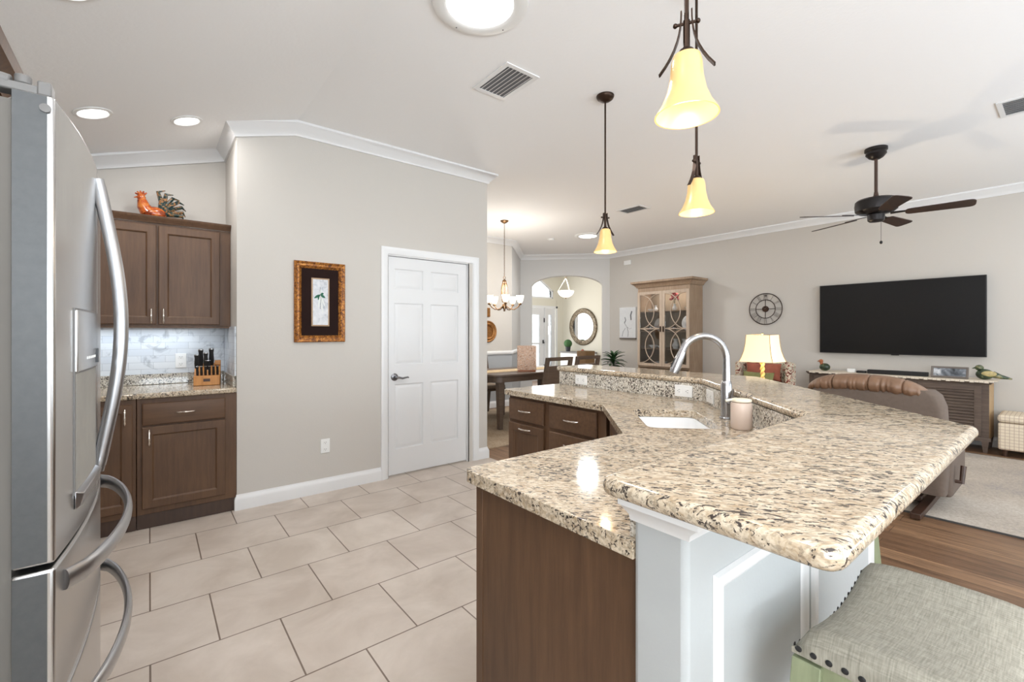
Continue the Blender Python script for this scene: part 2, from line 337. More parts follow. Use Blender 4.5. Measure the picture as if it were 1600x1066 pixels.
M['canvas'] = simple('pale_canvas', srgb(224, 226, 228), .7, noise=.03, scale=20)
M['greyfig'] = simple('grey_ink_birds', srgb(108, 108, 112), .7, noise=.3, scale=60)
M['platinum'] = simple('grey_wood_frame', srgb(112, 104, 98), .5)
M['ground'] = simple('pale_entry_paving', srgb(220, 216, 208), .9, noise=.1, scale=3)

# ---------------------------------------------------------------- mesh builder
class MB:
    def __init__(s): s.v = []; s.f = []; s.mi = []; s.m = 0; s.mat = Matrix.Identity(4)
    def tf(s, m): s.mat = m; return s
    def add(s, vs, fs):
        b = len(s.v); s.v += [tuple(s.mat @ Vector(p)) for p in vs]
        for f in fs: s.f.append(tuple(b+i for i in f)); s.mi.append(s.m)
        return s
    def box(s, x0, x1, y0, y1, z0, z1):
        v = [(x, y, z) for z in (z0, z1) for y in (y0, y1) for x in (x0, x1)]
        return s.add(v, [(0, 2, 3, 1), (4, 5, 7, 6), (0, 1, 5, 4), (2, 6, 7, 3), (0, 4, 6, 2), (1, 3, 7, 5)])
    def hexa(s, b4, t4):
        v = list(b4)+list(t4)
        return s.add(v, [(3, 2, 1, 0), (4, 5, 6, 7), (0, 1, 5, 4), (1, 2, 6, 5), (2, 3, 7, 6), (3, 0, 4, 7)])
    def prism(s, poly, z0, z1):
        n = len(poly)
        v = [(p[0], p[1], z0) for p in poly]+[(p[0], p[1], z1) for p in poly]
        f = [tuple(range(n))[::-1], tuple(range(n, 2*n))]+[(i, (i+1) % n, n+(i+1) % n, n+i) for i in range(n)]
        return s.add(v, f)
    def prism_h(s, outer, holes, z0, z1):
        bm = bmesh.new(); loops = []
        for lp in [outer]+holes:
            vs = [bm.verts.new((p[0], p[1], 0)) for p in lp]; loops.append(vs)
            for i in range(len(vs)): bm.edges.new((vs[i], vs[(i+1) % len(vs)]))
        bmesh.ops.triangle_fill(bm, use_beauty=True, edges=bm.edges[:], use_dissolve=False)
        bm.verts.index_update()
        pts = [v.co.copy() for v in bm.verts]; tr = [[v.index for v in f.verts] for f in bm.faces]
        li = [[v.index for v in lp] for lp in loops]; bm.free(); n = len(pts)
        v = [(p.x, p.y, z0) for p in pts]+[(p.x, p.y, z1) for p in pts]
        f = [tuple(t) for t in tr]+[tuple(n+i for i in t) for t in tr]
        for lp in li:
            for i in range(len(lp)):
                a, b = lp[i], lp[(i+1) % len(lp)]; f.append((a, b, n+b, n+a))
        return s.add(v, f)
    def lathe(s, prof, c=(0, 0, 0), seg=32, sx=1, sy=1):
        v = []; f = []
        for r, z in prof:
            for i in range(seg):
                a = 2*PI*i/seg; v.append((c[0]+r*sx*math.cos(a), c[1]+r*sy*math.sin(a), c[2]+z))
        for k in range(len(prof)-1):
            for i in range(seg):
                j = (i+1) % seg; f.append((k*seg+i, k*seg+j, (k+1)*seg+j, (k+1)*seg+i))
        if prof[0][0] > 1e-4: f.append(tuple(range(seg))[::-1])
        if prof[-1][0] > 1e-4: f.append(tuple((len(prof)-1)*seg+i for i in range(seg)))
        return s.add(v, f)
    def cyl(s, c, r, h, seg=24, r2=None):
        return s.lathe([(r, 0), (r if r2 is None else r2, h)], c, seg)
    def tube(s, pts, r, seg=12, flat=1, closed=False, caps=True):
        pts = [Vector(p) for p in pts]; n = len(pts); rs = r if isinstance(r, (list, tuple)) else [r]*n
        v = []; f = []; prev = None
        for i, p in enumerate(pts):
            if closed: t = pts[(i+1) % n]-pts[i-1]
            else: t = pts[min(i+1, n-1)]-pts[max(i-1, 0)]
            t.normalize()
            if prev is None:
                up = Vector((0, 0, 1)) if abs(t.z) < .9 else Vector((1, 0, 0)); a = t.cross(up).normalized()
            else: a = (prev-t*prev.dot(t)).normalized()
            prev = a; b = t.cross(a)
            for k in range(seg):
                th = 2*PI*k/seg; v.append(tuple(p+a*rs[i]*math.cos(th)+b*rs[i]*flat*math.sin(th)))
        m = n if closed else n-1
        for i in range(m):
            for k in range(seg):
                j = (i+1) % n; f.append((i*seg+k, i*seg+(k+1) % seg, j*seg+(k+1) % seg, j*seg+k))
        if not closed and caps: f.append(tuple(range(seg))[::-1]); f.append(tuple((n-1)*seg+k for k in range(seg)))
        return s.add(v, f)
    def bar(s, p, q, w, d=None):
        d = d or w; p = Vector(p); q = Vector(q); t = (q-p).normalized()
        up = Vector((0, 0, 1)) if abs(t.z) < .95 else Vector((0, 1, 0))
        a = t.cross(up).normalized()*w/2; b = t.cross(a).normalized()*d/2
        return s.hexa([p-a-b, p+a-b, p+a+b, p-a+b], [q-a-b, q+a-b, q+a+b, q-a+b])
    def sphere(s, c, r, sx=1, sy=1, sz=1, u=20, v=12):
        prof = [(r*math.sin(PI*i/v), -r*math.cos(PI*i/v)) for i in range(v+1)]
        vs = []; fs = []
        for k, (rr, z) in enumerate(prof):
            for i in range(u):
                a = 2*PI*i/u; vs.append((c[0]+rr*sx*math.cos(a), c[1]+rr*sy*math.sin(a), c[2]+z*sz))
        for k in range(v):
            for i in range(u):
                j = (i+1) % u; fs.append((k*u+i, k*u+j, (k+1)*u+j, (k+1)*u+i))
        return s.add(vs, fs)
    def rings(s, o, U, V, Nn, w, h, rings, cap=True):
        # nested rectangles: (inset, height along normal); starts with ring at the back
        o, U, V, Nn = Vector(o), Vector(U), Vector(V), Vector(Nn); v = []; f = []
        for ins, d in rings:
            for a, b in ((ins, ins), (w-ins, ins), (w-ins, h-ins), (ins, h-ins)): v.append(tuple(o+U*a+V*b+Nn*d))
        for k in range(len(rings)-1):
            for i in range(4):
                j = (i+1) % 4; f.append((k*4+i, k*4+j, k*4+4+j, k*4+4+i))
        if cap: n = len(rings)*4; f.append((n-4, n-3, n-2, n-1)); f.append((3, 2, 1, 0))
        return s.add(v, f)
    def sweep(s, path, prof, closed=False):
        # path 3D polyline; prof [(offset to the right of travel, dz)]; mitred in plan
        n = len(path); P = [Vector(p) for p in path]; v = []; f = []; k = len(prof)
        for i in range(n):
            def dirn(a, b): d = (P[b]-P[a]); d.z = 0; return d.normalized()
            if closed: d0 = dirn(i-1, i); d1 = dirn(i, (i+1) % n)
            else: d0 = dirn(i-1, i) if i > 0 else dirn(0, 1); d1 = dirn(i, i+1) if i < n-1 else d0
            n0 = Vector((d0.y, -d0.x, 0)); n1 = Vector((d1.y, -d1.x, 0)); m = (n0+n1).normalized(); m = m/max(.3, m.dot(n0))
            for off, dz in prof: v.append(tuple(P[i]+m*off+Vector((0, 0, dz))))
        for i in range(n if closed else n-1):
            j = (i+1) % n
            for a in range(k):
                b = (a+1) % k; f.append((i*k+a, i*k+b, j*k+b, j*k+a))
        if not closed: f.append(tuple(range(k))); f.append(tuple((n-1)*k+a for a in range(k))[::-1])
        return s.add(v, f)
    def build(s, name, mat, parent=None, world=False, bevel=0, seg=2, smooth=True, ang=35, sub=0):
        me = bpy.data.meshes.new(name); me.from_pydata(s.v, [], s.f)
        mats = mat if isinstance(mat, (list, tuple)) else [mat]
        for m in mats: me.materials.append(M[m] if isinstance(m, str) else m)
        for i, p in enumerate(me.polygons): p.material_index = s.mi[i]
        bm = bmesh.new(); bm.from_mesh(me); bmesh.ops.remove_doubles(bm, verts=bm.verts, dist=1e-6)
        bmesh.ops.recalc_face_normals(bm, faces=bm.faces); bm.to_mesh(me); bm.free()
        o = bpy.data.objects.new(name, me); COL.objects.link(o)
        if parent:
            o.parent = parent
            if world:
                r = parent
                off = Vector(r.location) if r.parent is None else Vector(r.parent.location)
                me.transform(Matrix.Translation(-off))
                # texture space stays consistent through object coordinates
        if bevel:
            b = o.modifiers.new('bevel', 'BEVEL'); b.width = bevel; b.segments = seg; b.limit_method = 'ANGLE'; b.angle_limit = R(35)
        if sub: sd = o.modifiers.new('subdivision', 'SUBSURF'); sd.levels = sub; sd.render_levels = sub
        if smooth and len(me.polygons):
            for p in me.polygons: p.use_smooth = True
            me.set_sharp_from_angle(angle=R(ang))
        return o
def tag(o, label=None, cat=None, group=None, kind=None):
    if label: o['label'] = label
    if cat: o['category'] = cat
    if group: o['group'] = group
    if kind: o['kind'] = kind
    return o
def thing(name, label, cat, loc=(0, 0, 0), rz=0, group=None):
    o = bpy.data.objects.new(name, None); COL.objects.link(o); o.empty_display_size = .1
    o.location = loc; o.rotation_euler = (0, 0, rz)
    return tag(o, label, cat, group)
def st(name, mb, mat, **kw): return tag(mb.build(name, mat, **kw), kind='structure')
def copy_tree(o, parent=None):
    c = o.copy(); COL.objects.link(c); c.parent = parent
    for ch in list(o.children): copy_tree(ch, c)
    return c
def dup(o, loc, rz=None, label=None, group=None):
    c = copy_tree(o); c.location = loc
    if rz is not None: c.rotation_euler = (0, 0, rz)
    if label: c['label'] = label
    if group: c['group'] = group
    return c
def rounded(poly, r, seg=5, idx=None):
    out = []; n = len(poly)
    for i in range(n):
        p = Vector(poly[i]).to_2d(); a = Vector(poly[i-1]).to_2d(); b = Vector(poly[(i+1) % n]).to_2d()
        if idx is not None and i not in idx: out.append(tuple(p)); continue
        da = (a-p).normalized(); db = (b-p).normalized(); half = math.acos(max(-1, min(1, da.dot(db))))/2
        d = min(r/math.tan(half), (a-p).length*.45, (b-p).length*.45)
        p0 = p+da*d; p1 = p+db*d
        for k in range(seg+1):
            t = k/seg; out.append(tuple(p0*(1-t)**2+p*2*t*(1-t)+p1*t*t))
    return out
X, Y, Z = Vector((1, 0, 0)), Vector((0, 1, 0)), Vector((0, 0, 1))
CH = 3.0
def cz(x): return CH if x >= .915 else CH-.3*(.915-x)

# ================================================================ STRUCTURE
tile_poly = [(-.95, -3.4), (.74, -3.4), (.74, .44), (1.93, .44), (2.82, 1.32), (2.82, 4.6), (-.95, 4.6)]
st('floor', MB().prism(tile_poly, -.02, 0), 'tile', smooth=False)
st('floor', MB().box(-1.0, 9.7, -3.5, 9.7, -.12, -.02).box(2.822, 9.7, 1.32, 9.7, -.02, -.001).prism([(.742, -3.4), (9.7, -3.4), (9.7, 1.32), (2.822, 1.32), (1.932, .438), (.742, .438)], -.02, -.001), 'plank', smooth=False)
mb = MB().prism([(.915, -3.45), (7.8, -3.45), (7.8, 6.3), (6.33, 7.72), (5.08, 6.6), (.915, 6.6)], CH, CH+.08)
mb.hexa([(-1.05, -3.45, cz(-1.05)), (.915, -3.45, CH), (.915, 6.6, CH), (-1.05, 6.6, cz(-1.05))], [(-1.05, -3.45, cz(-1.05)+.08), (.915, -3.45, CH+.08), (.915, 6.6, CH+.08), (-1.05, 6.6, cz(-1.05)+.08)])
st('ceiling', mb, 'ceiling', smooth=False)
st('ceiling', MB().prism([(4.4, 9.6), (9.6, 9.6), (9.6, 4.4), (9.4, 4.4), (4.4, 9.4)], 3.4, 3.48).prism([(4.5, 9.6), (9.6, 9.6), (9.6, 4.5)], 3.4, 3.48), 'ceiling', smooth=False)
st('wall_left', MB().box(-1.07, -.95, -.4, 4.68, 0, 2.46).box(-1.07, -.95, -3.4, -2.6, 0, 2.46).box(-1.07, -.95, -2.6, -.4, 0, 1.05).box(-1.07, -.95, -2.6, -.4, 2.1, 2.46), 'wall', smooth=False)  # opening cut for the added fill window
st('wall_back', MB().hexa([(-.95, 4.56, 0), (.51, 4.56, 0), (.51, 4.68, 0), (-.95, 4.68, 0)], [(-.95, 4.56, cz(-.95)), (.51, 4.56, cz(.51)), (.51, 4.68, cz(.51)), (-.95, 4.68, cz(-.95))]), 'wall', smooth=False)
# pantry block: front wall with a door opening
mb = MB().add([(.51, 3.93, 0), (1.70, 3.93, 0), (1.70, 3.93, CH), (.915, 3.93, CH), (.51, 3.93, cz(.51)), (.51, 4.05, 0), (1.70, 4.05, 0), (1.70, 4.05, CH), (.915, 4.05, CH), (.51, 4.05, cz(.51))],
  [(0, 1, 2, 3, 4), (9, 8, 7, 6, 5), (0, 5, 6, 1), (1, 6, 7, 2), (2, 7, 8, 3), (3, 8, 9, 4), (4, 9, 5, 0)])
mb.box(1.70, 2.56, 3.93, 4.05, 2.035, CH).box(2.56, 2.80, 3.93, 4.05, 0, CH)
mb.box(.51, .60, 4.05, 4.68, 0, 2.87).box(2.68, 2.80, 4.05, 6.6, 0, CH).box(1.6, 2.68, 4.05, 4.1, 0, 0.01)
st('wall_pantry', mb, 'wall', smooth=False)
UPPER = .95
st('wall_dining', MB().box(2.80, 5.17, 6.48, 6.6, UPPER, CH), 'wall', smooth=False)
st('wall_dining_lower', MB().box(2.80, 5.17, 6.48, 6.6, 0, UPPER), 'wainscot', smooth=False)
P0, P1, P2 = (5.17, 6.48), (6.30, 7.60), (7.65, 6.25)
st('wall_diagonal', MB().prism([P0, P1, (6.30, 7.77), (5.085, 6.60)], UPPER, 3.4), 'wall_grey', smooth=False)
st('wall_diagonal_lower', MB().prism([P0, P1, (6.30, 7.77), (5.085, 6.60)], 0, UPPER), 'wainscot', smooth=False)
# arch wall: local frame u along (1,-1)/sqrt2 from P1
s2 = math.sqrt(.5); L = math.dist(P1, P2)
A = Matrix(((s2, s2, 0, P1[0]), (-s2, s2, 0, P1[1]), (0, 0, 1, 0), (0, 0, 0, 1)))   # u -> (1,-1), v -> (1,1)
ja, jb = .245, 1.755
def arch_z(u):
    c = (ja+jb)/2; h = (jb-ja)/2; return 2.345+.245*math.sqrt(max(0, 1-((u-c)/h)**2*.98))-.034
mb = MB().tf(A).box(0, ja, 0, .2, 0, 3.4).box(jb, L+.1, 0, .2, 0, 3.4)
n = 24
for i in range(n):
    u0 = ja+(jb-ja)*i/n; u1 = ja+(jb-ja)*(i+1)/n
    mb.hexa([(u0, 0, arch_z(u0)), (u1, 0, arch_z(u1)), (u1, .2, arch_z(u1)), (u0, .2, arch_z(u0))], [(u0, 0, 3.4), (u1, 0, 3.4), (u1, .2, 3.4), (u0, .2, 3.4)])
st('wall_arch', mb, 'wall_grey', smooth=False)
st('wall_right', MB().box(7.65, 7.77, -3.4, 6.29, 0, CH), 'wall', smooth=False)
# rear wall with openings for the sliding door and the window behind the camera
mb = MB().box(-1.07, -.8, -3.52, -3.4, 0, CH).box(-.8, 1.6, -3.52, -3.4, 0, .75).box(-.8, 1.6, -3.52, -3.4, 2.25, CH).box(1.6, 2.7, -3.52, -3.4, 0, CH).box(2.7, 6.5, -3.52, -3.4, 2.4, CH).box(6.5, 7.77, -3.52, -3.4, 0, CH)
st('wall_rear', mb, 'wall', smooth=False)
# foyer walls
mb = MB()
mb.box(5.0, 7.9, 9.5, 9.62, 0, 3.4).box(7.9, 9.25, 9.5, 9.62, 2.07, 2.30).box(9.24, 9.62, 9.5, 9.62, 0, 3.4)
# above / round the transom (peaked window)
mb.hexa([(7.9, 9.5, 2.66), (8.6, 9.5, 2.86), (8.6, 9.62, 2.86), (7.9, 9.62, 2.66)], [(7.9, 9.5, 3.4), (8.6, 9.5, 3.4), (8.6, 9.62, 3.4), (7.9, 9.62, 3.4)])
mb.hexa([(8.6, 9.5, 2.86), (9.11, 9.5, 2.53), (9.11, 9.62, 2.53), (8.6, 9.62, 2.86)], [(8.6, 9.5, 3.4), (9.11, 9.5, 3.4), (9.11, 9.62, 3.4), (8.6, 9.62, 3.4)])
mb.box(9.11, 9.24, 9.5, 9.62, 2.30, 3.4)
mb.box(9.5, 9.62, 5.0, 9.5, 0, 3.4)
st('wall_foyer', mb, 'foyer', smooth=False)
tw = st('window_1', MB().add([(7.9, 9.56, 2.32), (9.10, 9.56, 2.32), (9.10, 9.56, 2.52), (8.6, 9.56, 2.85), (7.9, 9.56, 2.65), (7.9, 9.565, 2.32), (9.10, 9.565, 2.32), (9.10, 9.565, 2.52), (8.6, 9.565, 2.85), (7.9, 9.565, 2.65)], [(0, 1, 2, 3, 4), (9, 8, 7, 6, 5), (0, 1, 6, 5), (1, 2, 7, 6), (2, 3, 8, 7), (3, 4, 9, 8), (4, 0, 5, 9)]), 'glass', smooth=False)
fr = MB()
for a, b in (((7.9, 2.315), (9.10, 2.315)), ((9.10, 2.3), (9.10, 2.53)), ((9.11, 2.51), (8.6, 2.845)), ((8.6, 2.845), (7.9, 2.65))):
    fr.bar((a[0], 9.53, a[1]), (b[0], 9.53, b[1]), .05, .05)
fr.build('window_frame', 'trim', tw)
# crown moulding
crown = [(0, 0), (.085, 0), (.085, -.018), (.070, -.028), (.040, -.062), (.020, -.078), (.014, -.098), (0, -.098)]
path = [(x, y, cz(x)) for x, y in [(-.95, -3.3), (-.95, 4.56), (.51, 4.56), (.51, 3.93), (.915, 3.93), (2.80, 3.93), (2.80, 6.48), P0, P1, P2, (7.65, -3.4)]]
st('trim_1', MB().sweep(path, crown), 'trim', ang=50)
# baseboards
bb = [(0, 0), (.016, 0), (.016, .075), (.012, .092), (.006, .10), (.004, .115), (0, .115)]
st('baseboard_pantry', MB().sweep([(.51, 3.99, 0), (.51, 3.93, 0), (1.628, 3.93, 0)], bb), 'trim', ang=50)
st('baseboard_corner', MB().sweep([(2.686, 3.93, 0), (2.80, 3.93, 0), (2.80, 6.48, 0), (5.17, 6.48, 0), (6.30, 7.60, 0), (6.30+.17, 7.60-.17, 0)], bb), 'trim', ang=50)
st('baseboard_right', MB().sweep([(7.57, 6.33, 0), (7.65, 6.25, 0), (7.65, -3.4, 0)], bb), 'trim', ang=50)
cr_ = [(0, 0), (.02, 0), (.028, .02), (.028, .04), (.018, .055), (.008, .06), (0, .06)]
st('trim_2', MB().sweep([(2.80, 4.1, .94), (2.80, 6.48, .94), (5.17, 6.48, .94), (6.30, 7.60, .94)], cr_), 'trim')
# pantry door
dr = st('door_1', MB().box(1.702, 2.558, 3.968, 4.0, .012, 2.028), 'door')
fr_h = [[(a, c), (b, c), (b, d_), (a, d_)] for a, b in ((1.772, 2.057), (2.147, 2.453)) for c, d_ in ((.252, .843), (1.03, 1.596), (1.732, 1.913))]
pn = MB().tf(Matrix.Translation((0, 3.968, 0)) @ Matrix.Rotation(R(90), 4, 'X')).prism_h([(1.702, .012), (2.558, .012), (2.558, 2.028), (1.702, 2.028)], fr_h, 0, .014)
pn.build('door_frame', 'door', dr, bevel=.006)
for x0, x1 in ((1.772, 2.057), (2.147, 2.453)):
    for z0, z1 in ((.252, .843), (1.03, 1.596), (1.732, 1.913)):
        MB().rings((x0+.0005, 3.9675, z0+.0005), X, Z, -Y, x1-x0-.001, z1-z0-.001, [(0, 0), (0, .004), (.010, .003), (.034, .010), (.040, .011)]).build('door_panel', 'door', dr, ang=20)
hd = MB().tf(Matrix.Translation((1.768, 3.954, .915)) @ Matrix.Rotation(R(90), 4, 'X')).lathe([(0, 0), (.034, 0), (.034, .006), (.026, .012), (.012, .014), (.012, .045), (0, .047)])
hd.tf(Matrix.Identity(4)).tube([(1.768, 3.915, .915), (1.80, 3.912, .912), (1.83, 3.912, .903), (1.855, 3.912, .908), (1.885, 3.914, .912), (1.893, 3.914, .905)], [.011, .010, .009, .008, .007, .005])
hd.build('door_handle', 'pewter', dr)
jm = MB().box(1.688, 1.702, 3.93, 4.05, 0, 2.04).box(2.558, 2.572, 3.93, 4.05, 0, 2.04).box(1.688, 2.572, 3.93, 4.05, 2.03, 2.044)
st('trim_3', jm, 'trim')
# casing : mitred frame
cas = MB()
prof = [(0, 0), (0, .018), (.012, .022), (.03, .018), (.05, .016), (.058, .010), (.062, .010), (.07, 0)]
def casing(mb, x0, x1, ztop, y, sgn=-1, wdt=.07):
    k = len(prof); pts = []
    for (px, pz, dx, dz) in ((x0, 0, -1, 0), (x0, ztop, -1, 1), (x1, ztop, 1, 1), (x1, 0, 1, 0)):
        for o, dd in prof: pts.append((px+dx*(wdt-o), y+sgn*dd, pz+dz*(wdt-o)))
    f = []
    for i in range(3):
        for a in range(k):
            b = (a+1) % k; f.append((i*k+a, i*k+b, i*k+k+b, i*k+k+a))
    f += [tuple(range(k)), tuple(3*k+a for a in range(k))]
    mb.add(pts, f)
casing(cas, 1.698, 2.614, 2.035, 3.93)
st('trim_4', cas, 'trim', ang=50)
# front door (foyer), glass lites and sidelight
fd = st('door_2', MB().box(8.0, 8.27, 9.52, 9.56, .02, 2.03).box(8.27, 8.60, 9.52, 9.56, .02, .30).box(8.27, 8.60, 9.52, 9.56, 1.83, 2.03).box(8.27, 8.60, 9.52, 9.56, 1.0, 1.04).box(8.60, 8.76, 9.52, 9.56, .02, 2.03), 'door')
MB().box(8.27, 8.60, 9.538, 9.545, .30, 1.83).build('door_glass', 'glass', fd)
MB().box(8.705, 8.735, 9.50, 9.52, 1.02, 1.12).box(8.70, 8.735, 9.46, 9.50, 1.03, 1.05).build('door_handle', 'black', fd)
MB().box(8.75, 8.77, 9.49, 9.52, 1.62, 1.74).box(8.75, 8.77, 9.49, 9.52, .3, .42).build('door_hinge', 'black', fd)
sl = st('window_2', MB().box(8.935, 9.065, 9.538, 9.545, .30, 1.84), 'glass')
MB().box(8.80, 8.935, 9.52, 9.56, .02, 2.03).box(9.065, 9.20, 9.52, 9.56, .02, 2.03).box(8.935, 9.065, 9.52, 9.56, .02, .30).box(8.935, 9.065, 9.52, 9.56, 1.84, 2.03).box(8.765, 8.80, 9.48, 9.56, .0, 2.03).build('window_frame', 'door', sl)
st('trim_5', MB().box(9.20, 9.26, 9.48, 9.5, 0, 2.08).box(7.9, 9.26, 9.48, 9.5, 2.03, 2.09), 'trim')
st('floor_outside', MB().box(4, 14, 9.7, 16, -.14, -.10).box(-2, 9, -10, -3.6, -.14, -.10), 'ground', smooth=False)
# sliding door and window frames behind the camera
for nm, x0, x1, z0, z1, k in (('window_3', 2.7, 6.5, 0, 2.4, 3), ('window_4', -.8, 1.6, .75, 2.25, 2)):
    g = st(nm, MB().box(x0+.03, x1-.03, -3.462, -3.457, z0+.03, z1-.03), 'glass')
    q = MB()
    for i in range(k+1):
        xx = x0+(x1-x0-.06)*i/k; q.box(xx, xx+.06, -3.49, -3.42, z0, z1)
    q.box(x0, x1, -3.49, -3.42, z0, z0+.05).box(x0, x1, -3.49, -3.42, z1-.05, z1)
    q.build('window_frame', 'trim', g)

g = st('fill_window', MB().box(-1.012, -1.007, -2.57, -.43, 1.08, 2.07), 'glass')  # unseen window, added to frame the side fill light
MB().box(-1.04, -.97, -2.6, -2.55, 1.05, 2.1).box(-1.04, -.97, -.45, -.4, 1.05, 2.1).box(-1.04, -.97, -1.53, -1.47, 1.05, 2.1).box(-1.04, -.97, -2.6, -.4, 1.05, 1.1).box(-1.04, -.97, -2.6, -.4, 2.05, 2.1).build('window_frame', 'trim', g)

# ================================================================ HELPERS FOR OBJECTS
def outlet(loc, nrm, horizontal, label, group=None, style='duplex'):
    n = Vector(nrm).normalized(); u = Z.cross(n).normalized()
    m = Matrix((( u.x, n.x, 0, loc[0]), (u.y, n.y, 0, loc[1]), (0, 0, 1, loc[2]), (0, 0, 0, 1)))
    t = thing('wall_outlet', label, 'outlet', loc, 0, group)
    rot = Matrix.Rotation(R(90), 4, 'Y') if horizontal else Matrix.Identity(4)
    mm = m.copy(); mm.translation = (0, 0, 0); mm = mm @ rot
    MB().tf(mm).rings((-.036, .001, -.058), X, Z, Y, .072, .116, [(0, 0), (0, .004), (.002, .0055)]).build('plate', 'white', t, ang=30)
    for s in (-1, 1):
        q = MB().tf(mm); q.rings((-.017, .006, s*.028-.014), X, Z, Y, .034, .028, [(0, 0), (.001, .002)]); q.m = 1
        q.box(-.008, -.006, .0078, .0086, s*.028-.003, s*.028+.007).box(.006, .008, .0078, .0086, s*.028-.003, s*.028+.007).box(-.002, .002, .0078, .0086, s*.028-.010, s*.028-.006)
        q.build('socket', ['white', 'slot'], t, ang=30)
    return t
def cab_door(parent, o, U, Nn, w, h, mat='cab', name='door', drawer=False, rings=None):
    rr = [(0, 0), (0, .016), (.004, .020), (.052, .020), (.058, .016), (.062, .010), (.074, .010)] if not drawer else [(0, 0), (0, .014), (.006, .019), (.010, .020)]
    return MB().rings(o, U, Z, Nn, w, h, rr).build(name, mat, parent, ang=25)
def pull(parent, c, axis, Nn, L=.11):
    c, a, n = Vector(c), Vector(axis), Vector(Nn)
    pts = []; rs = []
    for i in range(13):
        t = i/12*2-1; pts.append(c+a*(t*L/2)+n*(.004+.024*math.cos(t*PI/2)**.6)); rs.append(.0042+.0022*abs(math.cos(t*PI*1.5)))
    return MB().tube(pts, rs, 10).build('handle', 'nickel', parent)

# ================================================================ KITCHEN LEFT RUN (world coordinates)
# base cabinets
def base_unit(label, x0, x1, y, items, group=None, depth=.60):
    t = thing('base_cabinet', label, 'cabinet', ((x0+x1)/2, y+depth/2, 0), 0, group)
    ox, oy = -(x0+x1)/2, -(y+depth/2)
    B = lambda: MB().tf(Matrix.Translation((ox, oy, 0)))
    B().box(x0, x1, y, y+depth, .10, .879).build('body', 'cab', t, bevel=.002)
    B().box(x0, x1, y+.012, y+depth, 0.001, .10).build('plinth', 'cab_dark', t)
    for kind, a, b, c, d_, hx, hz, ax in items:
        if kind == 'drawer': q = cab_door(t, (a+ox, y+oy, c), X, -Y, b-a, d_-c, 'cab_x', 'drawer', True)
        else: q = cab_door(t, (a+ox, y+oy, c), X, -Y, b-a, d_-c)
        pull(q, (hx+ox, y+oy-.020, hz), ax, -Y)
    return t
base_unit('brown base cabinet with one drawer over one door, against the pantry wall corner', -.065, .508, 3.93,
  [('drawer', -.038, .437, .70, .848, .2, .775, X), ('door', -.038, .437, .14, .69, 0.0, .615, Z)], 'kitchen base cabinets beside the refrigerator')
base_unit('brown full-height-door base cabinet left of the drawer unit, partly behind the fridge handle', -.60, -.069, 3.93,
  [('door', -.55, -.087, .14, .848, -.125, .765, Z)], 'kitchen base cabinets beside the refrigerator')
# worktop
wt = thing('kitchen_worktop', 'speckled cream granite worktop with low upstand over the brown base cabinets', 'countertop', (-.05, 4.2, .88))
MB().box(-.64, .508, 3.905, 4.558, .8805, .918).build('slab', 'granite', wt, world=True, bevel=.012, seg=3)
MB().box(-.64, .488, 4.536, 4.558, .919, 1.0).box(.488, .508, 3.96, 4.558, .919, 1.0).build('upstand', 'granite_cool', wt, world=True, bevel=.003)
st('wall_backsplash', MB().box(-.94, .498, 4.55, 4.559, 1.001, 1.372).box(.499, .509, 3.95, 4.559, 1.001, 1.372), 'marble', smooth=False)
# wall cabinets
def wall_unit(label, x0, x1, doors, stile=None):
    t = thing('wall_cabinet', label, 'cabinet', ((x0+x1)/2, 4.4, 1.375), 0, 'kitchen wall cabinets beside the refrigerator')
    T = Matrix.Translation((-(x0+x1)/2, -4.4, -1.375))
    MB().tf(T).box(x0, x1, 4.25, 4.545, 1.375, 2.13).build('body', 'cab', t, bevel=.002)
    MB().tf(T).box(x0, x1, 4.252, 4.27, 1.36, 1.374).build('light_rail', 'cab', t)
    MB().tf(T).sweep([(x0, 4.25, 2.131), (x1, 4.25, 2.131)], [(0, 0), (.012, 0), (.016, .012), (.034, .030), (.038, .048), (0, .048)]).build('cornice', 'cab', t)
    for a, b, hx in doors:
        q = cab_door(t, (a-(x0+x1)/2, 4.25-4.4, .012), X, -Y, b-a, .725)
        pull(q, (hx-(x0+x1)/2, 4.23-4.4, .075), Z, -Y)
    return t
wall_unit('brown double-door wall cabinet with cornice, in the corner under the rooster figurine', -.345, .508, [(-.34, .041, .012), (.053, .434, .082)])
wall_unit('brown single-door wall cabinet mostly hidden behind the fridge, left of the rooster cabinet', -.94, -.349, [(-.74, -.353, -.385)])
outlet((.20, 4.549, 1.10), (0, -1, 0), False, 'white outlet on the marble tile backsplash beside the knife block')
outlet((1.145, 3.929, .383), (0, -1, 0), False, 'white outlet low on the greige pantry wall below the framed picture')
area('under_cabinet_light', (-.1, 4.42, 1.355), (0, 0, 0), .8, .06, 1.6, (.80, .90, 1))
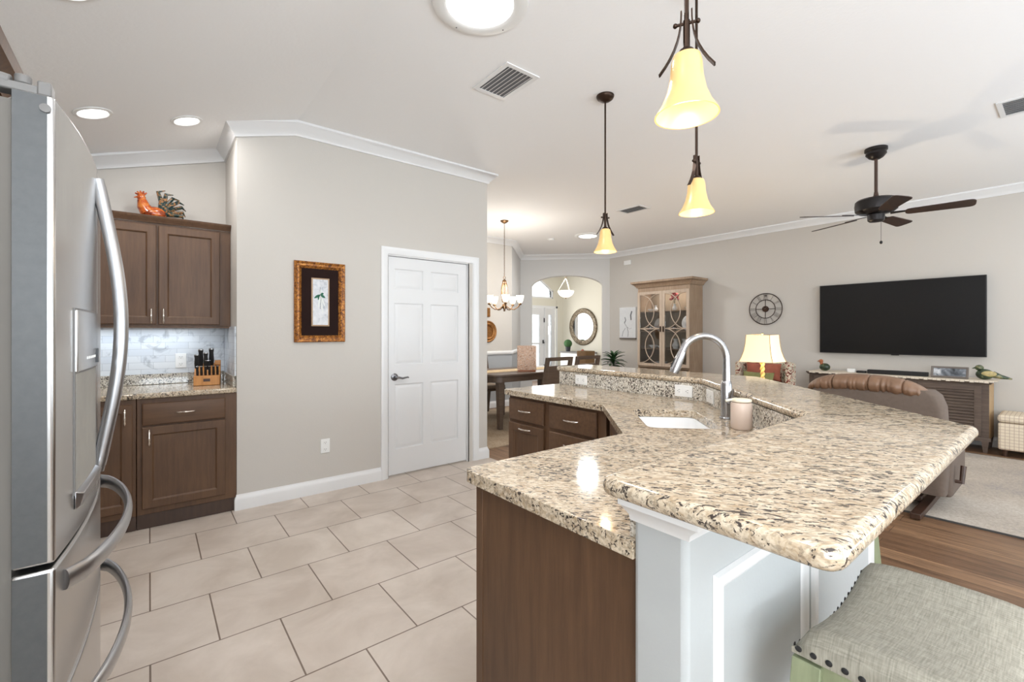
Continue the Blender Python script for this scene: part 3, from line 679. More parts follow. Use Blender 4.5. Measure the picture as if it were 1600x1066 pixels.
# knife block
kb = thing('knife_block', 'orange-toned wooden knife block full of black-handled knives on the worktop', 'knife block', (.36, 4.30, .919), R(-8))
MB().hexa([(-.085, -.10, 0), (.085, -.10, 0), (.085, .09, 0), (-.085, .09, 0)], [(-.085, -.10, .075), (.085, -.10, .075), (.085, .09, .075), (-.085, .09, .075)]).hexa([(-.085, -.055, .076), (.085, -.055, .076), (.085, .09, .076), (-.085, .09, .076)], [(-.085, -.005, .125), (.085, -.005, .125), (.085, .09, .165), (-.085, .09, .165)]).box(.045, .085, .02, .09, .15, .185).build('block', 'knifewood', kb, bevel=.004)
MB().box(-.022, .022, -.102, -.1005, .03, .052).build('emblem', 'darkwood', kb)
def knife(r, ln, ang, loc, label, grp):
    t = thing('kitchen_knife', label, 'knife', loc, R(-8), grp)
    d_ = Vector((0, -math.sin(R(ang)), math.cos(R(ang))))
    MB().tube([d_*(-.01), d_*(ln*.3), d_*(ln*.75), d_*ln], [r*.8, r, r*.85, r*1.05], 10, flat=1.6).build('grip', 'plastic_dark', t)
    MB().tube([d_*(ln*.985), d_*(ln*1.04)], [r*1.07, r*.9], 10, flat=1.6).build('pommel', 'steel', t)
    MB().box(-.001, .001, -.012, .01, -.03, -.008).build('blade', 'steel', t)
    return t
for i in range(6):
    knife(.0058, .075, 20, (.36-.07+i*.026, 4.30-.058, .995), 'short black steak knife in the front row of the knife block', 'steak knives in the knife block')
for (dx, dy, dz, ln, rr, lab) in ((-.07, .01, .135, .10, .010, 'leftmost large black-handled knife in the back rows of the block'), (-.04, .045, .15, .125, .011, 'tall black chef knife left of centre in the block'), (-.01, .02, .138, .11, .010, 'middle large black-handled knife in the block'), (.03, .045, .15, .13, .011, 'tallest black-handled knife at the right of the block'), (.0, -.01, .125, .065, .012, 'low thick black handle at the front of the block')):
    knife(rr, ln, 12, (.36+dx, 4.30+dy, .919+dz), lab, 'large knives in the knife block')
# rooster
ro = thing('rooster_figurine', 'orange and green glazed rooster figurine on top of the wall cabinet', 'figurine', (.03, 4.42, 2.18))
ro.scale = (1.05, 1.05, 1.0)
b = MB()
b.sphere((.0, 0, .055), .05, 1.5, .9, 1.05)
b.tube([(-.035, 0, .06), (-.06, 0, .10), (-.068, 0, .14), (-.072, 0, .155)], [.050, .040, .030, .024], 14)
b.sphere((-.073, 0, .165), .024, 1.1, .8, 1)
b.tube([(0, 0, 0.001), (0, 0, .02)], [.05, .035], 16)
b.build('body', 'rooster', ro)
c = MB()
for k in range(5):
    a = R(50+k*26); c.tube([(-.07, 0, .175), (-.07+.042*math.cos(a), 0, .175+.040*math.sin(a))], [.010, .005], 8)
c.tube([(-.095, 0, .165), (-.115, 0, .158)], [.008, .002], 8).tube([(-.085, 0, .15), (-.09, 0, .125)], [.009, .006], 8)
c.build('comb', 'rooster', ro)
c = MB()
for k in range(7):
    a = R(100-k*17); r_ = .165-.008*k
    pts = [(.035, 0, .06), (.05+.35*r_*math.cos(a), (k % 3-1)*.010, .06+.55*r_*math.sin(a)), (.05+r_*math.cos(a), (k % 3-1)*.016, .06+r_*math.sin(a)), (.05+r_*1.08*math.cos(a-.25), (k % 3-1)*.018, .06+r_*1.08*math.sin(a-.25))]
    c.tube(pts, [.018, .016, .013, .003], 8)
c.build('tail', 'rooster_tail', ro)
# refrigerator
FX = -.14
rf = thing('refrigerator', 'stainless steel french door refrigerator with curved handles at the left edge', 'refrigerator', (-.5, 1.66, 0))
def fr_front(y):  # bowed front
    t = (y-1.66)/.45; return FX+.030*(1-t*t)
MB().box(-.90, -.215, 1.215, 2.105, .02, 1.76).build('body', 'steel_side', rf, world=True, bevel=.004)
MB().box(-.85, -.25, 1.24, 2.08, .001, .02).build('base_grille', 'plastic_dark', rf, world=True)
MB().box(-.215, -.198, 1.225, 2.095, .03, 1.755).build('gasket', 'gasket', rf, world=True)
def bowed(y0, y1, z0, z1, name):
    n = 10; vs = [(-.197, y0), (-.197, y1)]; pl = [(-.197, y0)]+[(fr_front(y0+(y1-y0)*i/n), y0+(y1-y0)*i/n) for i in range(n+1)]+[(-.197, y1)]
    return MB().prism(pl, z0, z1).build(name, 'steel', rf, world=True, bevel=.006, seg=3, ang=30)
nd = bowed(1.212, 1.655, .889, 1.772, 'door')
bowed(1.661, 2.108, .889, 1.772, 'door'); bowed(1.212, 2.108, .612, .879, 'drawer'); bowed(1.212, 2.108, .06, .602, 'drawer')
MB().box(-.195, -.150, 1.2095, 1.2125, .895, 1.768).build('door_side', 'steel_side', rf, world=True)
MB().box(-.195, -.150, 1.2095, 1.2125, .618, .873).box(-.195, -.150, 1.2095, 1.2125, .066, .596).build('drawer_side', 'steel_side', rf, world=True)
# dispenser on the near door
dx = lambda y: fr_front(y)+.001
def bow_patch(y0, y1, z0, z1, h, name, mat, bev=0, d0=-.002):
    n = 8; P = [(dx(y0+(y1-y0)*i/n)+d0, y0+(y1-y0)*i/n) for i in range(n+1)]; Q = [(dx(y0+(y1-y0)*i/n)+h, y0+(y1-y0)*i/n) for i in range(n+1)]
    return MB().prism(P+Q[::-1], z0, z1).build(name, mat, rf, world=True, bevel=bev, ang=30)
bow_patch(1.335, 1.60, .978, 1.378, .0008, 'dispenser_bezel', 'plastic_grey')
bow_patch(1.34, 1.595, 1.24, 1.374, .005, 'control_panel', 'steel', .002)
bow_patch(1.345, 1.590, .985, 1.236, .0014, 'water_recess', 'recess')
for i in range(6):
    y = 1.43+i*.021; MB().box(dx(y)+.0045, dx(y)+.0062, y, y+.010, 1.264, 1.270).build('button', 'white', rf, world=True)
MB().box(dx(1.565)+.004, dx(1.565)+.0085, 1.558, 1.582, 1.250, 1.285).build('display', 'plastic_dark', rf, world=True)
q = MB().hexa([(dx(1.34), 1.34, .945), (dx(1.59), 1.59, .945), (dx(1.59)+.009, 1.58, .950), (dx(1.34)+.009, 1.35, .950)], [(dx(1.34), 1.34, .985), (dx(1.59), 1.59, .985), (dx(1.59)+.014, 1.58, .978), (dx(1.34)+.014, 1.35, .978)])
q.build('drip_tray', 'handle', rf, world=True, bevel=.002)
# hinge cover
MB().box(-.25, -.155, 1.225, 1.26, 1.773, 1.79).box(-.165, -.145, 1.222, 1.262, 1.773, 1.800).cyl((-.185, 1.24, 1.79), .012, .018).tube([(-.2, 1.235, 1.79), (-.26, 1.24, 1.80), (-.33, 1.24, 1.80)], .012, 10).build('hinge_cover', 'plastic_grey', rf, world=True, bevel=.003)
MB().tf(Matrix.Translation((-.152, 1.2095, 1.745)) @ Matrix.Rotation(R(90), 4, 'X')).lathe([(0, 0), (.008, 0), (.008, .003), (0, .004)]).build('screw_cap', 'plastic_grey', rf, world=True)
for yy in (1.622, 1.694):
    pts = []; rs = []
    for i in range(25):
        t = i/24*2-1; pts.append((fr_front(yy)+.004+.046*math.cos(t*PI/2)**1.15 if abs(t) < .999 else fr_front(yy)+.002, yy, 1.345-t*.385)); rs.append(.011)
    MB().tube(pts, rs, 14, flat=1.35).build('door_handle', 'handle', rf, world=True)
for zz in (.83, .552):
    pts = []
    for i in range(25):
        t = i/24*2-1; y = 1.66+t*.39; pts.append((FX+.008+.086*max(0, math.cos(t*PI/2))**.6, y, zz))
    MB().tube(pts, .0095, 14, flat=2.2).build('drawer_handle', 'handle', rf, world=True)
# cabinet above refrigerator
oc = thing('over_fridge_cabinet', 'brown wall cabinet with cornice above the refrigerator, top left corner', 'cabinet', (-.6, 1.66, 1.84))
MB().box(-.94, -.375, 1.15, 2.14, 1.84, 2.06).build('body', 'cab', oc, world=True, bevel=.002)
MB().sweep([(-.375, 2.14, 2.061), (-.375, 1.15, 2.061)][::-1], [(0, 0), (.018, 0), (.022, .015), (.058, .05), (.064, .085), (0, .085)]).build('cornice', 'cab', oc, world=True)
for a in (1.155, 1.648):
    q = MB().rings((-.375, a, 1.85), Y, Z, X, .487, .20, [(0, 0), (0, .016), (.004, .020), (.052, .020), (.058, .016), (.062, .010), (.074, .010)]).build('door', 'cab', oc, world=True, ang=25)

# ================================================================ PANTRY WALL PICTURE
pf = thing('framed_picture', 'tall gold-framed botanical print with dark brown mat on the pantry wall', 'picture', (1.103, 3.929, 1.248))
T = Matrix.Translation((-1.103, -3.929, -1.248))
MB().tf(T).rings((.903, 3.929, 1.248), X, Z, -Y, .40, .656, [(0, 0), (0, .022), (.008, .030), (.022, .024), (.034, .026), (.05, .014), (.054, .010)], cap=True).build('frame', 'frame_gold', pf, ang=25)
MB().tf(T).rings((.958, 3.918, 1.303), X, Z, -Y, .29, .546, [(0, 0), (0, .003), (.002, .0035)]).build('mat', 'mat_brown', pf, ang=20)
MB().tf(T).rings((1.032, 3.914, 1.378), X, Z, -Y, .142, .396, [(0, 0), (0, .003), (.001, .0035)]).build('fillet', 'mat_line', pf)
MB().tf(T).rings((1.043, 3.911, 1.389), X, Z, -Y, .120, .374, [(0, 0), (0, .002)]).build('print', 'print', pf)
q = MB().tf(T)
def flat_leaf(mb, cx, cz_, y, L_, W_, ang):
    pts = []; n = 10
    for i in range(n): t = i/(n-1); pts.append((t*L_, W_*math.sin(PI*t)))
    for i in range(n-2, 0, -1): t = i/(n-1); pts.append((t*L_, -W_*math.sin(PI*t)))
    ca, sa = math.cos(ang), math.sin(ang); k = len(pts)
    v = [(cx+p[0]*ca-p[1]*sa, y, cz_+p[0]*sa+p[1]*ca) for p in pts]+[(cx+p[0]*ca-p[1]*sa, y+.0008, cz_+p[0]*sa+p[1]*ca) for p in pts]
    mb.add(v, [tuple(range(k)), tuple(range(2*k-1, k-1, -1))]+[(i, (i+1) % k, k+(i+1) % k, k+i) for i in range(k)])
for a, l in ((R(215), .06), (R(250), .05), (R(-35), .05), (R(20), .03)): flat_leaf(q, 1.10, 1.64, 3.9075, l, .010, a)
q.build('printed_leaf', 'leafprint', pf)
q = MB().tf(T)
for a, l in ((R(262), .12), (R(278), .16), (R(292), .11), (R(85), .05)): flat_leaf(q, 1.10, 1.635, 3.9072, l, .007, a)
q.build('printed_petal', 'petalprint', pf)
MB().tf(T).tube([(1.10, 3.9078, 1.70), (1.098, 3.9078, 1.66), (1.105, 3.9078, 1.60), (1.10, 3.9078, 1.52)], .0012, 6).build('printed_stem', 'stemprint', pf)

# ================================================================ ISLAND
# knee wall
kp = [(.744, .436), (1.926, .436), (2.75, 1.26), (2.75, 2.62), (2.60, 2.62), (2.60, 1.40), (1.75, .55), (.744, .55)]
st('wall_island_knee', MB().prism(kp, 0, 1.0155), 'knee', smooth=True, bevel=.012)
# mouldings of the knee wall
st('trim_6', MB().sweep([(.744, .55, .96), (.744, .436, .96), (1.926, .436, .96), (2.75, 1.26, .96), (2.75, 2.62, .96)][::-1],
   [(0, 0), (-.010, 0), (-.014, .012), (-.040, .036), (-.048, .040), (-.048, .055), (0, .055)]), 'trim', ang=50)
def frame_molding(mb, u0, u1, z0, z1, tf, w=.035):
    mb.tf(tf)
    q = [(0, 0), (.004, .009), (.018, .012), (.030, .006), (w, 0)]; k = len(q); pts = []
    for cx, c_z, dx, dz in ((u0, z0, 1, 1), (u1, z0, -1, 1), (u1, z1, -1, -1), (u0, z1, 1, -1)):
        for o, h in q: pts.append((cx+dx*o, -h, c_z+dz*o))
    f = []
    for i in range(4):
        j = (i+1) % 4
        for a in range(k-1): f.append((i*k+a, i*k+a+1, j*k+a+1, j*k+a))
    mb.add(pts, f)
T0 = Matrix.Translation((0, .4355, 0)); mb = MB()
frame_molding(mb, .835, 1.30, .20, .865, T0); frame_molding(mb, 1.335, 1.875, .20, .865, T0)
Dg = Matrix(((s2, -s2, 0, 1.926), (s2, s2, 0, .4355), (0, 0, 1, 0), (0, 0, 0, 1)))
frame_molding(mb, .08, .54, .20, .865, Dg); frame_molding(mb, .62, 1.08, .20, .865, Dg)
st('trim_7', mb, 'trim', ang=50)
st('baseboard_island', MB().sweep([(.744, .55, 0), (.744, .436, 0), (1.926, .436, 0), (2.75, 1.26, 0), (2.75, 2.62, 0), (2.60, 2.62, 0)], [(a, b) for a, b in bb]), 'trim', ang=50)
# island cabinets
ep = thing('island_cabinet', 'brown island cabinet with tall plain end panel, nearest the camera', 'cabinet', (1.1, .85, 0))
MB().box(.785, 1.50, .557, 1.115, .10, .875).build('body', 'cab', ep, world=True)
MB().box(.772, .784, .557, 1.135, .001, .875).box(.770, .785, 1.105, 1.137, .001, .875).build('end_panel', 'cab', ep, world=True, bevel=.001)
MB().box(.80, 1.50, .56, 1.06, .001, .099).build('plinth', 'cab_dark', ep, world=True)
q = cab_door(ep, Vector((.80, 1.115, .14))-Vector(ep.location)+Vector((.66, 0, 0)), -X, Y, .64, .70); pull(q, Vector((1.38, 1.137, .78))-Vector(ep.location), Z, Y)
sk = thing('sink_cabinet', 'brown diagonal cabinet under the sink, in the inner corner of the island', 'cabinet', (1.95, 1.3, 0))
MB().prism([(1.52, 1.115), (2.055, 1.66), (2.055, 1.70), (2.59, 1.70), (2.59, 1.42), (1.74, .565), (1.52, .565)], .10, .70).prism([(1.505, 1.115), (2.055, 1.665), (2.075, 1.645), (1.525, 1.095)], .701, .875).build('body', 'cab', sk, world=True)
Ds = Matrix(((s2, -s2, 0, 1.52), (s2, s2, 0, 1.125), (0, 0, 1, 0), (0, 0, 0, 1)))
MB().tf(Matrix.Translation(-Vector(sk.location)) @ Ds).rings((.02, .0, .13), X, Z, Y, .34, .72, [(0, 0), (0, .016), (.004, .020), (.052, .020), (.058, .016), (.062, .010), (.074, .010)]).build('door', 'cab', sk, ang=25)
MB().tf(Matrix.Translation(-Vector(sk.location)) @ Ds).rings((.38, .0, .13), X, Z, Y, .34, .72, [(0, 0), (0, .016), (.004, .020), (.052, .020), (.058, .016), (.062, .010), (.074, .010)]).build('door', 'cab', sk, ang=25)
ic = thing('island_cabinet', 'brown island cabinet at the far end, with drawers and one door facing the kitchen', 'cabinet', (2.3, 2.15, 0))
MB().box(2.055, 2.59, 1.705, 2.60, .10, .875).build('body', 'cab', ic, world=True, bevel=.002)
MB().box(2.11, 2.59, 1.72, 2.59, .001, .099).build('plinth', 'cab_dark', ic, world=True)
LO = Vector(ic.location)
for (ya, yb, za, zb, kind) in ((2.222, 2.59, .705, .855, 'drawer'), (2.222, 2.59, .13, .685, 'door'), (1.765, 2.167, .705, .855, 'drawer'), (1.765, 2.167, .42, .685, 'drawer'), (1.765, 2.167, .13, .40, 'drawer')):
    q = cab_door(ic, Vector((2.055, yb, za))-LO, -Y, -X, yb-ya, zb-za, 'cab' if kind == 'door' else 'cab_x', kind, kind == 'drawer')
    hz = (za+zb)/2 if kind == 'drawer' else .655
    if kind == 'drawer' and zb-za > .2: hz = zb-.06
    pull(q, Vector((2.035, (ya+yb)/2, hz))-LO, Y, -X, .12)
# lower counter with sink hole
sc_ = Vector((1.97, 1.225)); e1 = Vector((s2, s2)); e2 = Vector((s2, -s2))
def sq(a, b, c=sc_): return [tuple(c+e1*x+e2*y) for x, y in ((-a, -b), (a, -b), (a, b), (-a, b))]
hole = rounded(sq(.235, .158), .05)
outer = rounded([(.745, .5515), (.745, 1.17), (1.515, 1.17), (2.02, 1.70), (2.02, 2.635), (2.596, 2.635), (2.596, 1.4025), (1.748, .5515)], .03, 4, [1, 2, 3, 4])
ct = thing('island_countertop', 'lower speckled granite countertop of the island, around the sink', 'countertop', (1.7, 1.5, .876))
MB().prism_h(outer, [hole], .876, .914).build('slab', 'granite', ct, world=True, bevel=.014, seg=3)
q = MB()
q.prism([(2.578, 1.41), (2.5965, 1.402), (2.5965, 2.618), (2.578, 2.618)], .915, 1.0155)
q.prism([(1.737, .5695), (1.7495, .5515), (2.5965, 1.4), (2.578, 1.41)], .915, 1.0155)
q.prism([(.76, .5515), (1.7485, .5515), (1.736, .5695), (.76, .5695)], .915, 1.0155)
q.build('splashback', 'granite_cool', ct, world=True)
bt = tag(MB().prism(rounded([(.67, .58), (1.74, .58), (2.57, 1.41), (2.57, 2.66), (2.96, 2.66), (2.96, 1.25), (1.885, .185), (.67, .185)], .035, 5), 1.016, 1.052).build('bar_counter', 'granite', bevel=.016, seg=4), 'raised speckled granite bar top with thick rounded edge, bending around the sink', 'countertop')
# sink
si = thing('kitchen_sink', 'white rectangular undermount sink in the lower granite countertop', 'sink', (1.97, 1.225, .70))
T = Matrix(((s2, s2, 0, 0), (s2, -s2, 0, 0), (0, 0, 1, 0), (0, 0, 0, 1)))
b = MB().tf(T)
rg = lambda a, c, r: rounded([(-a, -c), (a, -c), (a, c), (-a, c)], r, 5)
ls = [(rg(.262, .185, .05), .174), (rg(.262, .185, .05), .0), (rg(.05, .03, .02), -.004)]
outl = rg(.262, .185, .06); inl = rg(.232, .155, .05); n = len(outl)
loops = [[(p[0], p[1], .175) for p in outl], [(p[0], p[1], .175) for p in inl], [(p[0]*.985, p[1]*.985, .06) for p in inl], [(p[0]*.93, p[1]*.92, .02) for p in inl], [(p[0]*.12, p[1]*.2, .012) for p in inl]]
vs = [p for l in loops for p in l]; fs = []
for k in range(len(loops)-1):
    for i in range(n): j = (i+1) % n; fs.append((k*n+i, k*n+j, k*n+n+j, k*n+n+i))
fs.append(tuple((len(loops)-1)*n+i for i in range(n)))
b.add(vs, fs); ol = [(p[0], p[1], .0) for p in outl]
b.build('basin', 'ceramic', si, ang=40)
MB().lathe([(0, .014), (.04, .014), (.045, .016), (.045, .012), (0, .012)]).build('drain', 'steel', si)
# faucet
fa = thing('kitchen_faucet', 'brushed steel gooseneck pull-down faucet beside the sink', 'faucet', (2.16, 1.06, .9145))
MB().lathe([(.032, 0), (.032, .004), (.027, .010), (.0255, .06), (.0250, .165), (.021, .175), (.019, .18)], seg=28).build('body', 'faucet', fa)
dv = Vector((-.12, .0))
base = Vector((0, 0, 0)); pts = [(0, 0, .15)]
# spout goes towards the basin (left in view)
sd = Vector((-s2*.95, s2*.85, 0)).normalized()
for i in range(21):
    a = R(0+i*9.0); pts.append(tuple(sd*(.106-.106*math.cos(a))+Vector((0, 0, .285+.112*math.sin(a)*.98))))
pts = [(0, 0, .17), (0, 0, .23)]+pts[1:-2]
MB().tube(pts, [.019, .0175]+[.0165]*(len(pts)-2), 18).build('neck', 'faucet', fa)
e = Vector(pts[-1]); dd = (e-Vector(pts[-2])).normalized()
sh = MB().tube([e, e+dd*.02, e+dd*.09, e+dd*.11], [.018, .0195, .023, .021], 18).build('spray_head', 'faucet', fa)
MB().tube([e+dd*.035+sd*.019, e+dd*.08+sd*.022], .006, 8).build('spray_button', 'plastic_dark', sh)
hv = Vector((-.55, -.83, 0)).normalized()
MB().tube([(0, 0, .085), tuple(hv*.05+Vector((0, 0, .085)))], [.016, .015], 16).tube([tuple(hv*.045+Vector((0, 0, .088))), tuple(hv*.060+Vector((.0, 0, .15)))], [.006, .004], 10).build('lever', 'faucet', fa)
# soap dispenser
sp_ = thing('soap_dispenser', 'blush pink cylindrical soap dispenser beside the faucet', 'soap dispenser', (1.975, .905, .9145))
MB().lathe([(0, 0), (.036, 0), (.042, .008), (.042, .105), (.040, .112), (.030, .116)], seg=32).build('cup', 'pink', sp_, ang=50)
MB().lathe([(.036, .1165), (.040, .118), (.040, .126), (.036, .128), (0, .128)], seg=32).tube([(0, 0, .122), (-.035, .03, .124), (-.05, .043, .120)], .005, 8).build('lid', 'cream', sp_)
# island outlets
outlet((2.5775, 2.38, .965), (-1, 0, 0), True, 'white horizontal outlet on the granite splash, at the far end of the bar', 'outlets on the granite splash')
outlet((2.5775, 1.53, .965), (-1, 0, 0), True, 'white horizontal outlet on the splash behind the faucet spray head', 'outlets on the granite splash')
o_ = outlet((2.47, 1.302, .965), (-1, 1, 0), True, 'white outlet plate on the angled splash left of the faucet', 'outlets on the granite splash')
outlet((1.80, .632, .965), (-1, 1, 0), True, 'white outlet plate in the splash corner right of the soap dispenser', 'outlets on the granite splash')

# stools
def make_stool():
    t = thing('bar_stool', 'sage green bar stool with grey linen saddle seat and black nailheads, bottom right', 'stool', (1.175, .185, 0), 0)
    hx, hy, zt = .222, .158, .752
    nx, ny = 20, 14; vs = []; fs = []
    def top(u, v): # u,v in -1..1
        edge = 1-max(0, (max(abs(u), abs(v))-.86)/.14)**2
        return zt-.030+.032*u*u+.030*edge-.012*v*v*.5-.018*(abs(v)**6)
    for i in range(nx+1):
        for j in range(ny+1):
            u = -1+2*i/nx; v = -1+2*j/ny
            vs.append((u*hx, v*hy, top(u, v)))
    for i in range(nx):
        for j in range(ny): a = i*(ny+1)+j; fs.append((a, a+ny+1, a+ny+2, a+1))
    k = len(vs); rim = [(i, 0) for i in range(nx+1)]+[(nx, j) for j in range(1, ny+1)]+[(i, ny) for i in range(nx-1, -1, -1)]+[(0, j) for j in range(ny-1, 0, -1)]
    for i, j in rim:
        u = -1+2*i/nx; v = -1+2*j/ny; vs.append((u*hx, v*hy, .690+.030*u*u))
    m = len(rim)
    for a in range(m):
        b_ = (a+1) % m; fs.append((rim[a][0]*(ny+1)+rim[a][1], k+a, k+b_, rim[b_][0]*(ny+1)+rim[b_][1]))
    fs.append(tuple(k+a for a in range(m)))
    seat = MB().add(vs, fs).build('seat', 'linen', t, ang=60, bevel=.0)
    nl = MB()
    for s in (-1, 1):
        for i in range(13):
            y = -hy+.012+(2*hy-.024)*i/12; nl.sphere((s*(hx+.001), y, .7315), .0058, .35, 1, 1, 10, 6)
        for i in range(18):
            x = -hx+.012+(2*hx-.024)*i/17; nl.sphere((x, s*(hy-.001), .702+.030*(x/hx)**2), .0052, 1, .25, 1, 10, 6)
    nl.build('nailhead_trim', 'black', seat)
    q = MB()
    for s in (-1, 1): q.box(-hx+.03, hx-.03, s*(hy-.024)-.011, s*(hy-.024)+.011, .612, .689)
    for s in (-1, 1): q.box(s*(hx-.022)-.011, s*(hx-.022)+.011, -hy+.03, hy-.03, .635, .7185)
    q.build('apron', 'sage', t, bevel=.002)
    for sx in (-1, 1):
        for sy in (-1, 1):
            a = Vector((sx*(hx-.024), sy*(hy-.024), .712)); c_ = Vector((sx*(hx+.035), sy*(hy+.02), .001))
            w_ = .024
            MB().hexa([(c_.x-w_*.8, c_.y-w_*.8, 0.001), (c_.x+w_*.8, c_.y-w_*.8, .001), (c_.x+w_*.8, c_.y+w_*.8, .001), (c_.x-w_*.8, c_.y+w_*.8, .001)], [(a.x-w_, a.y-w_, a.z), (a.x+w_, a.y-w_, a.z), (a.x+w_, a.y+w_, a.z), (a.x-w_, a.y+w_, a.z)]).build('leg', 'sage', t, bevel=.002)
    for z_, f in ((.20, .95), (.34, .7)):
        for s in (-1, 1):
            q = MB()
            if f > .8: q.bar((-hx-.01, s*(hy-.004), z_), (hx+.01, s*(hy-.004), z_), .018, .03)
            else: q.bar((s*(hx+.002), -hy+.005, z_), (s*(hx+.002), hy-.005, z_), .018, .03)
            q.build('stretcher', 'sage', t, bevel=.002)
    return t
stool = make_stool()
dup(stool, (2.75, .90, 0), R(45), 'sage green bar stool tucked behind the bend of the bar, one leg showing', 'bar stools along the island')
stool['group'] = 'bar stools along the island'

# ================================================================ CEILING FITTINGS
def tilt_for(x): return math.atan(.3) if x < .915 else 0
def recessed(loc, label, r=.075, power=4):
    t = thing('recessed_light', label, 'ceiling light', (loc[0], loc[1], cz(loc[0])), 0, 'round recessed ceiling lights')
    t.rotation_euler = (0, -tilt_for(loc[0]), 0)
    MB().lathe([(r+.02, -.001), (r+.018, -.006), (r+.002, -.010), (r-.004, -.004), (r-.004, -.002)], seg=36).build('trim_ring', 'white', t)
    MB().lathe([(0, -.004), (r-.006, -.004), (r-.006, -.001)], seg=36).build('lens', 'lightdisc', t)
    a = area('recessed_and_fill_glow', (loc[0]+(.02 if loc[0] < .915 else 0), loc[1], cz(loc[0])-.02), (0, -tilt_for(loc[0]), 0), r*1.8, 0, power, NEUT, 'DISK')
    return t
recessed((-.265, 3.70), 'round white recessed light over the corner, the left of the pair above the rooster cabinet')
recessed((.201, 3.84), 'round white recessed light just right of its twin, near the crown moulding corner')
recessed((-.24, 2.42), 'round white recessed light at the top edge above the refrigerator')
# added unseen fill lights without fixtures, over kitchen and living room
for p in ((.1, .6), (1.9, -1.2), (4.0, -1.4), (6.4, -.4), (6.6, -1.8)):
    area('recessed_and_fill_glow', (p[0], p[1], cz(p[0])-.03), (0, 0, 0), .15, 0, 7, NEUT, 'DISK')
def tubular(loc, label, r, power):
    t = thing('tubular_skylight', label, 'skylight', (loc[0], loc[1], loc[2]), 0, None)
    MB().lathe([(r+.075, -.001), (r+.072, -.012), (r+.055, -.018), (r+.012, -.022), (r, -.016), (r, -.002)], seg=56).build('trim_ring', 'white', t)
    MB().lathe([(0, -.030), (r*.55, -.026), (r*.9, -.014), (r-.002, -.003)], seg=56).build('diffuser', 'lightdisc', t)
    q = MB()
    for k in range(5):
        a = R(20+72*k); q.sphere(((r+.045)*math.cos(a), (r+.045)*math.sin(a), -.0195), .004, 1, 1, .5, 8, 5)
    q.build('screw', 'slot', t)
    area('skylight_glow', (loc[0], loc[1], loc[2]-.05), (0, 0, 0), r*2, 0, power, (.97, .99, 1), 'DISK')
tubular((1.31, 1.90, CH), 'large round bright skylight diffuser at the top of the picture', .17, 11)
tubular((5.9, 5.3, CH), 'small distant round skylight in the dining ceiling behind the left pendant', .15, 26)
def vent(loc, w, l, label, n, slatdir=0, rz=0):
    t = thing('ceiling_vent', label, 'vent', (loc[0], loc[1], CH), rz, 'ceiling air vents')
    MB().box(-w/2, w/2, -l/2, -l/2+.03, -.008, -.001).box(-w/2, w/2, l/2-.03, l/2, -.008, -.001).box(-w/2, -w/2+.03, -l/2+.03, l/2-.03, -.008, -.001).box(w/2-.03, w/2, -l/2+.03, l/2-.03, -.008, -.001).build('frame', 'trim', t)
    MB().box(-w/2+.03, w/2-.03, -l/2+.03, l/2-.03, -.003, -.001).build('duct', 'duct', t)
    for i in range(n):
        x = -w/2+.03+(w-.06)*(i+.5)/n; MB().hexa([(x-.006, -l/2+.03, -.011), (x+.008, -l/2+.03, -.0045), (x+.009, -l/2+.03, -.0035), (x-.005, -l/2+.03, -.010)], [(x-.006, l/2-.03, -.011), (x+.008, l/2-.03, -.0045), (x+.009, l/2-.03, -.0035), (x-.005, l/2-.03, -.010)]).build('slat', 'trim', t)
    return t
vent((1.86, 2.40), .27, .38, 'rectangular white louvred ceiling vent right of the skylight', 7, rz=R(0))
vent((5.13, 3.79), .25, .38, 'small distant ceiling vent between the hanging pendants', 6)
vent((5.0, .26), .36, .26, 'white ceiling vent at the right edge above the fan', 7)
sd_ = tag(MB().lathe([(0, -.03), (.055, -.03), (.06, -.02), (.06, -.001)], (5.6, 5.9, CH), 24).build('smoke_detector', 'white'), 'small round white smoke detector on the ceiling beyond the chandelier', 'detector')

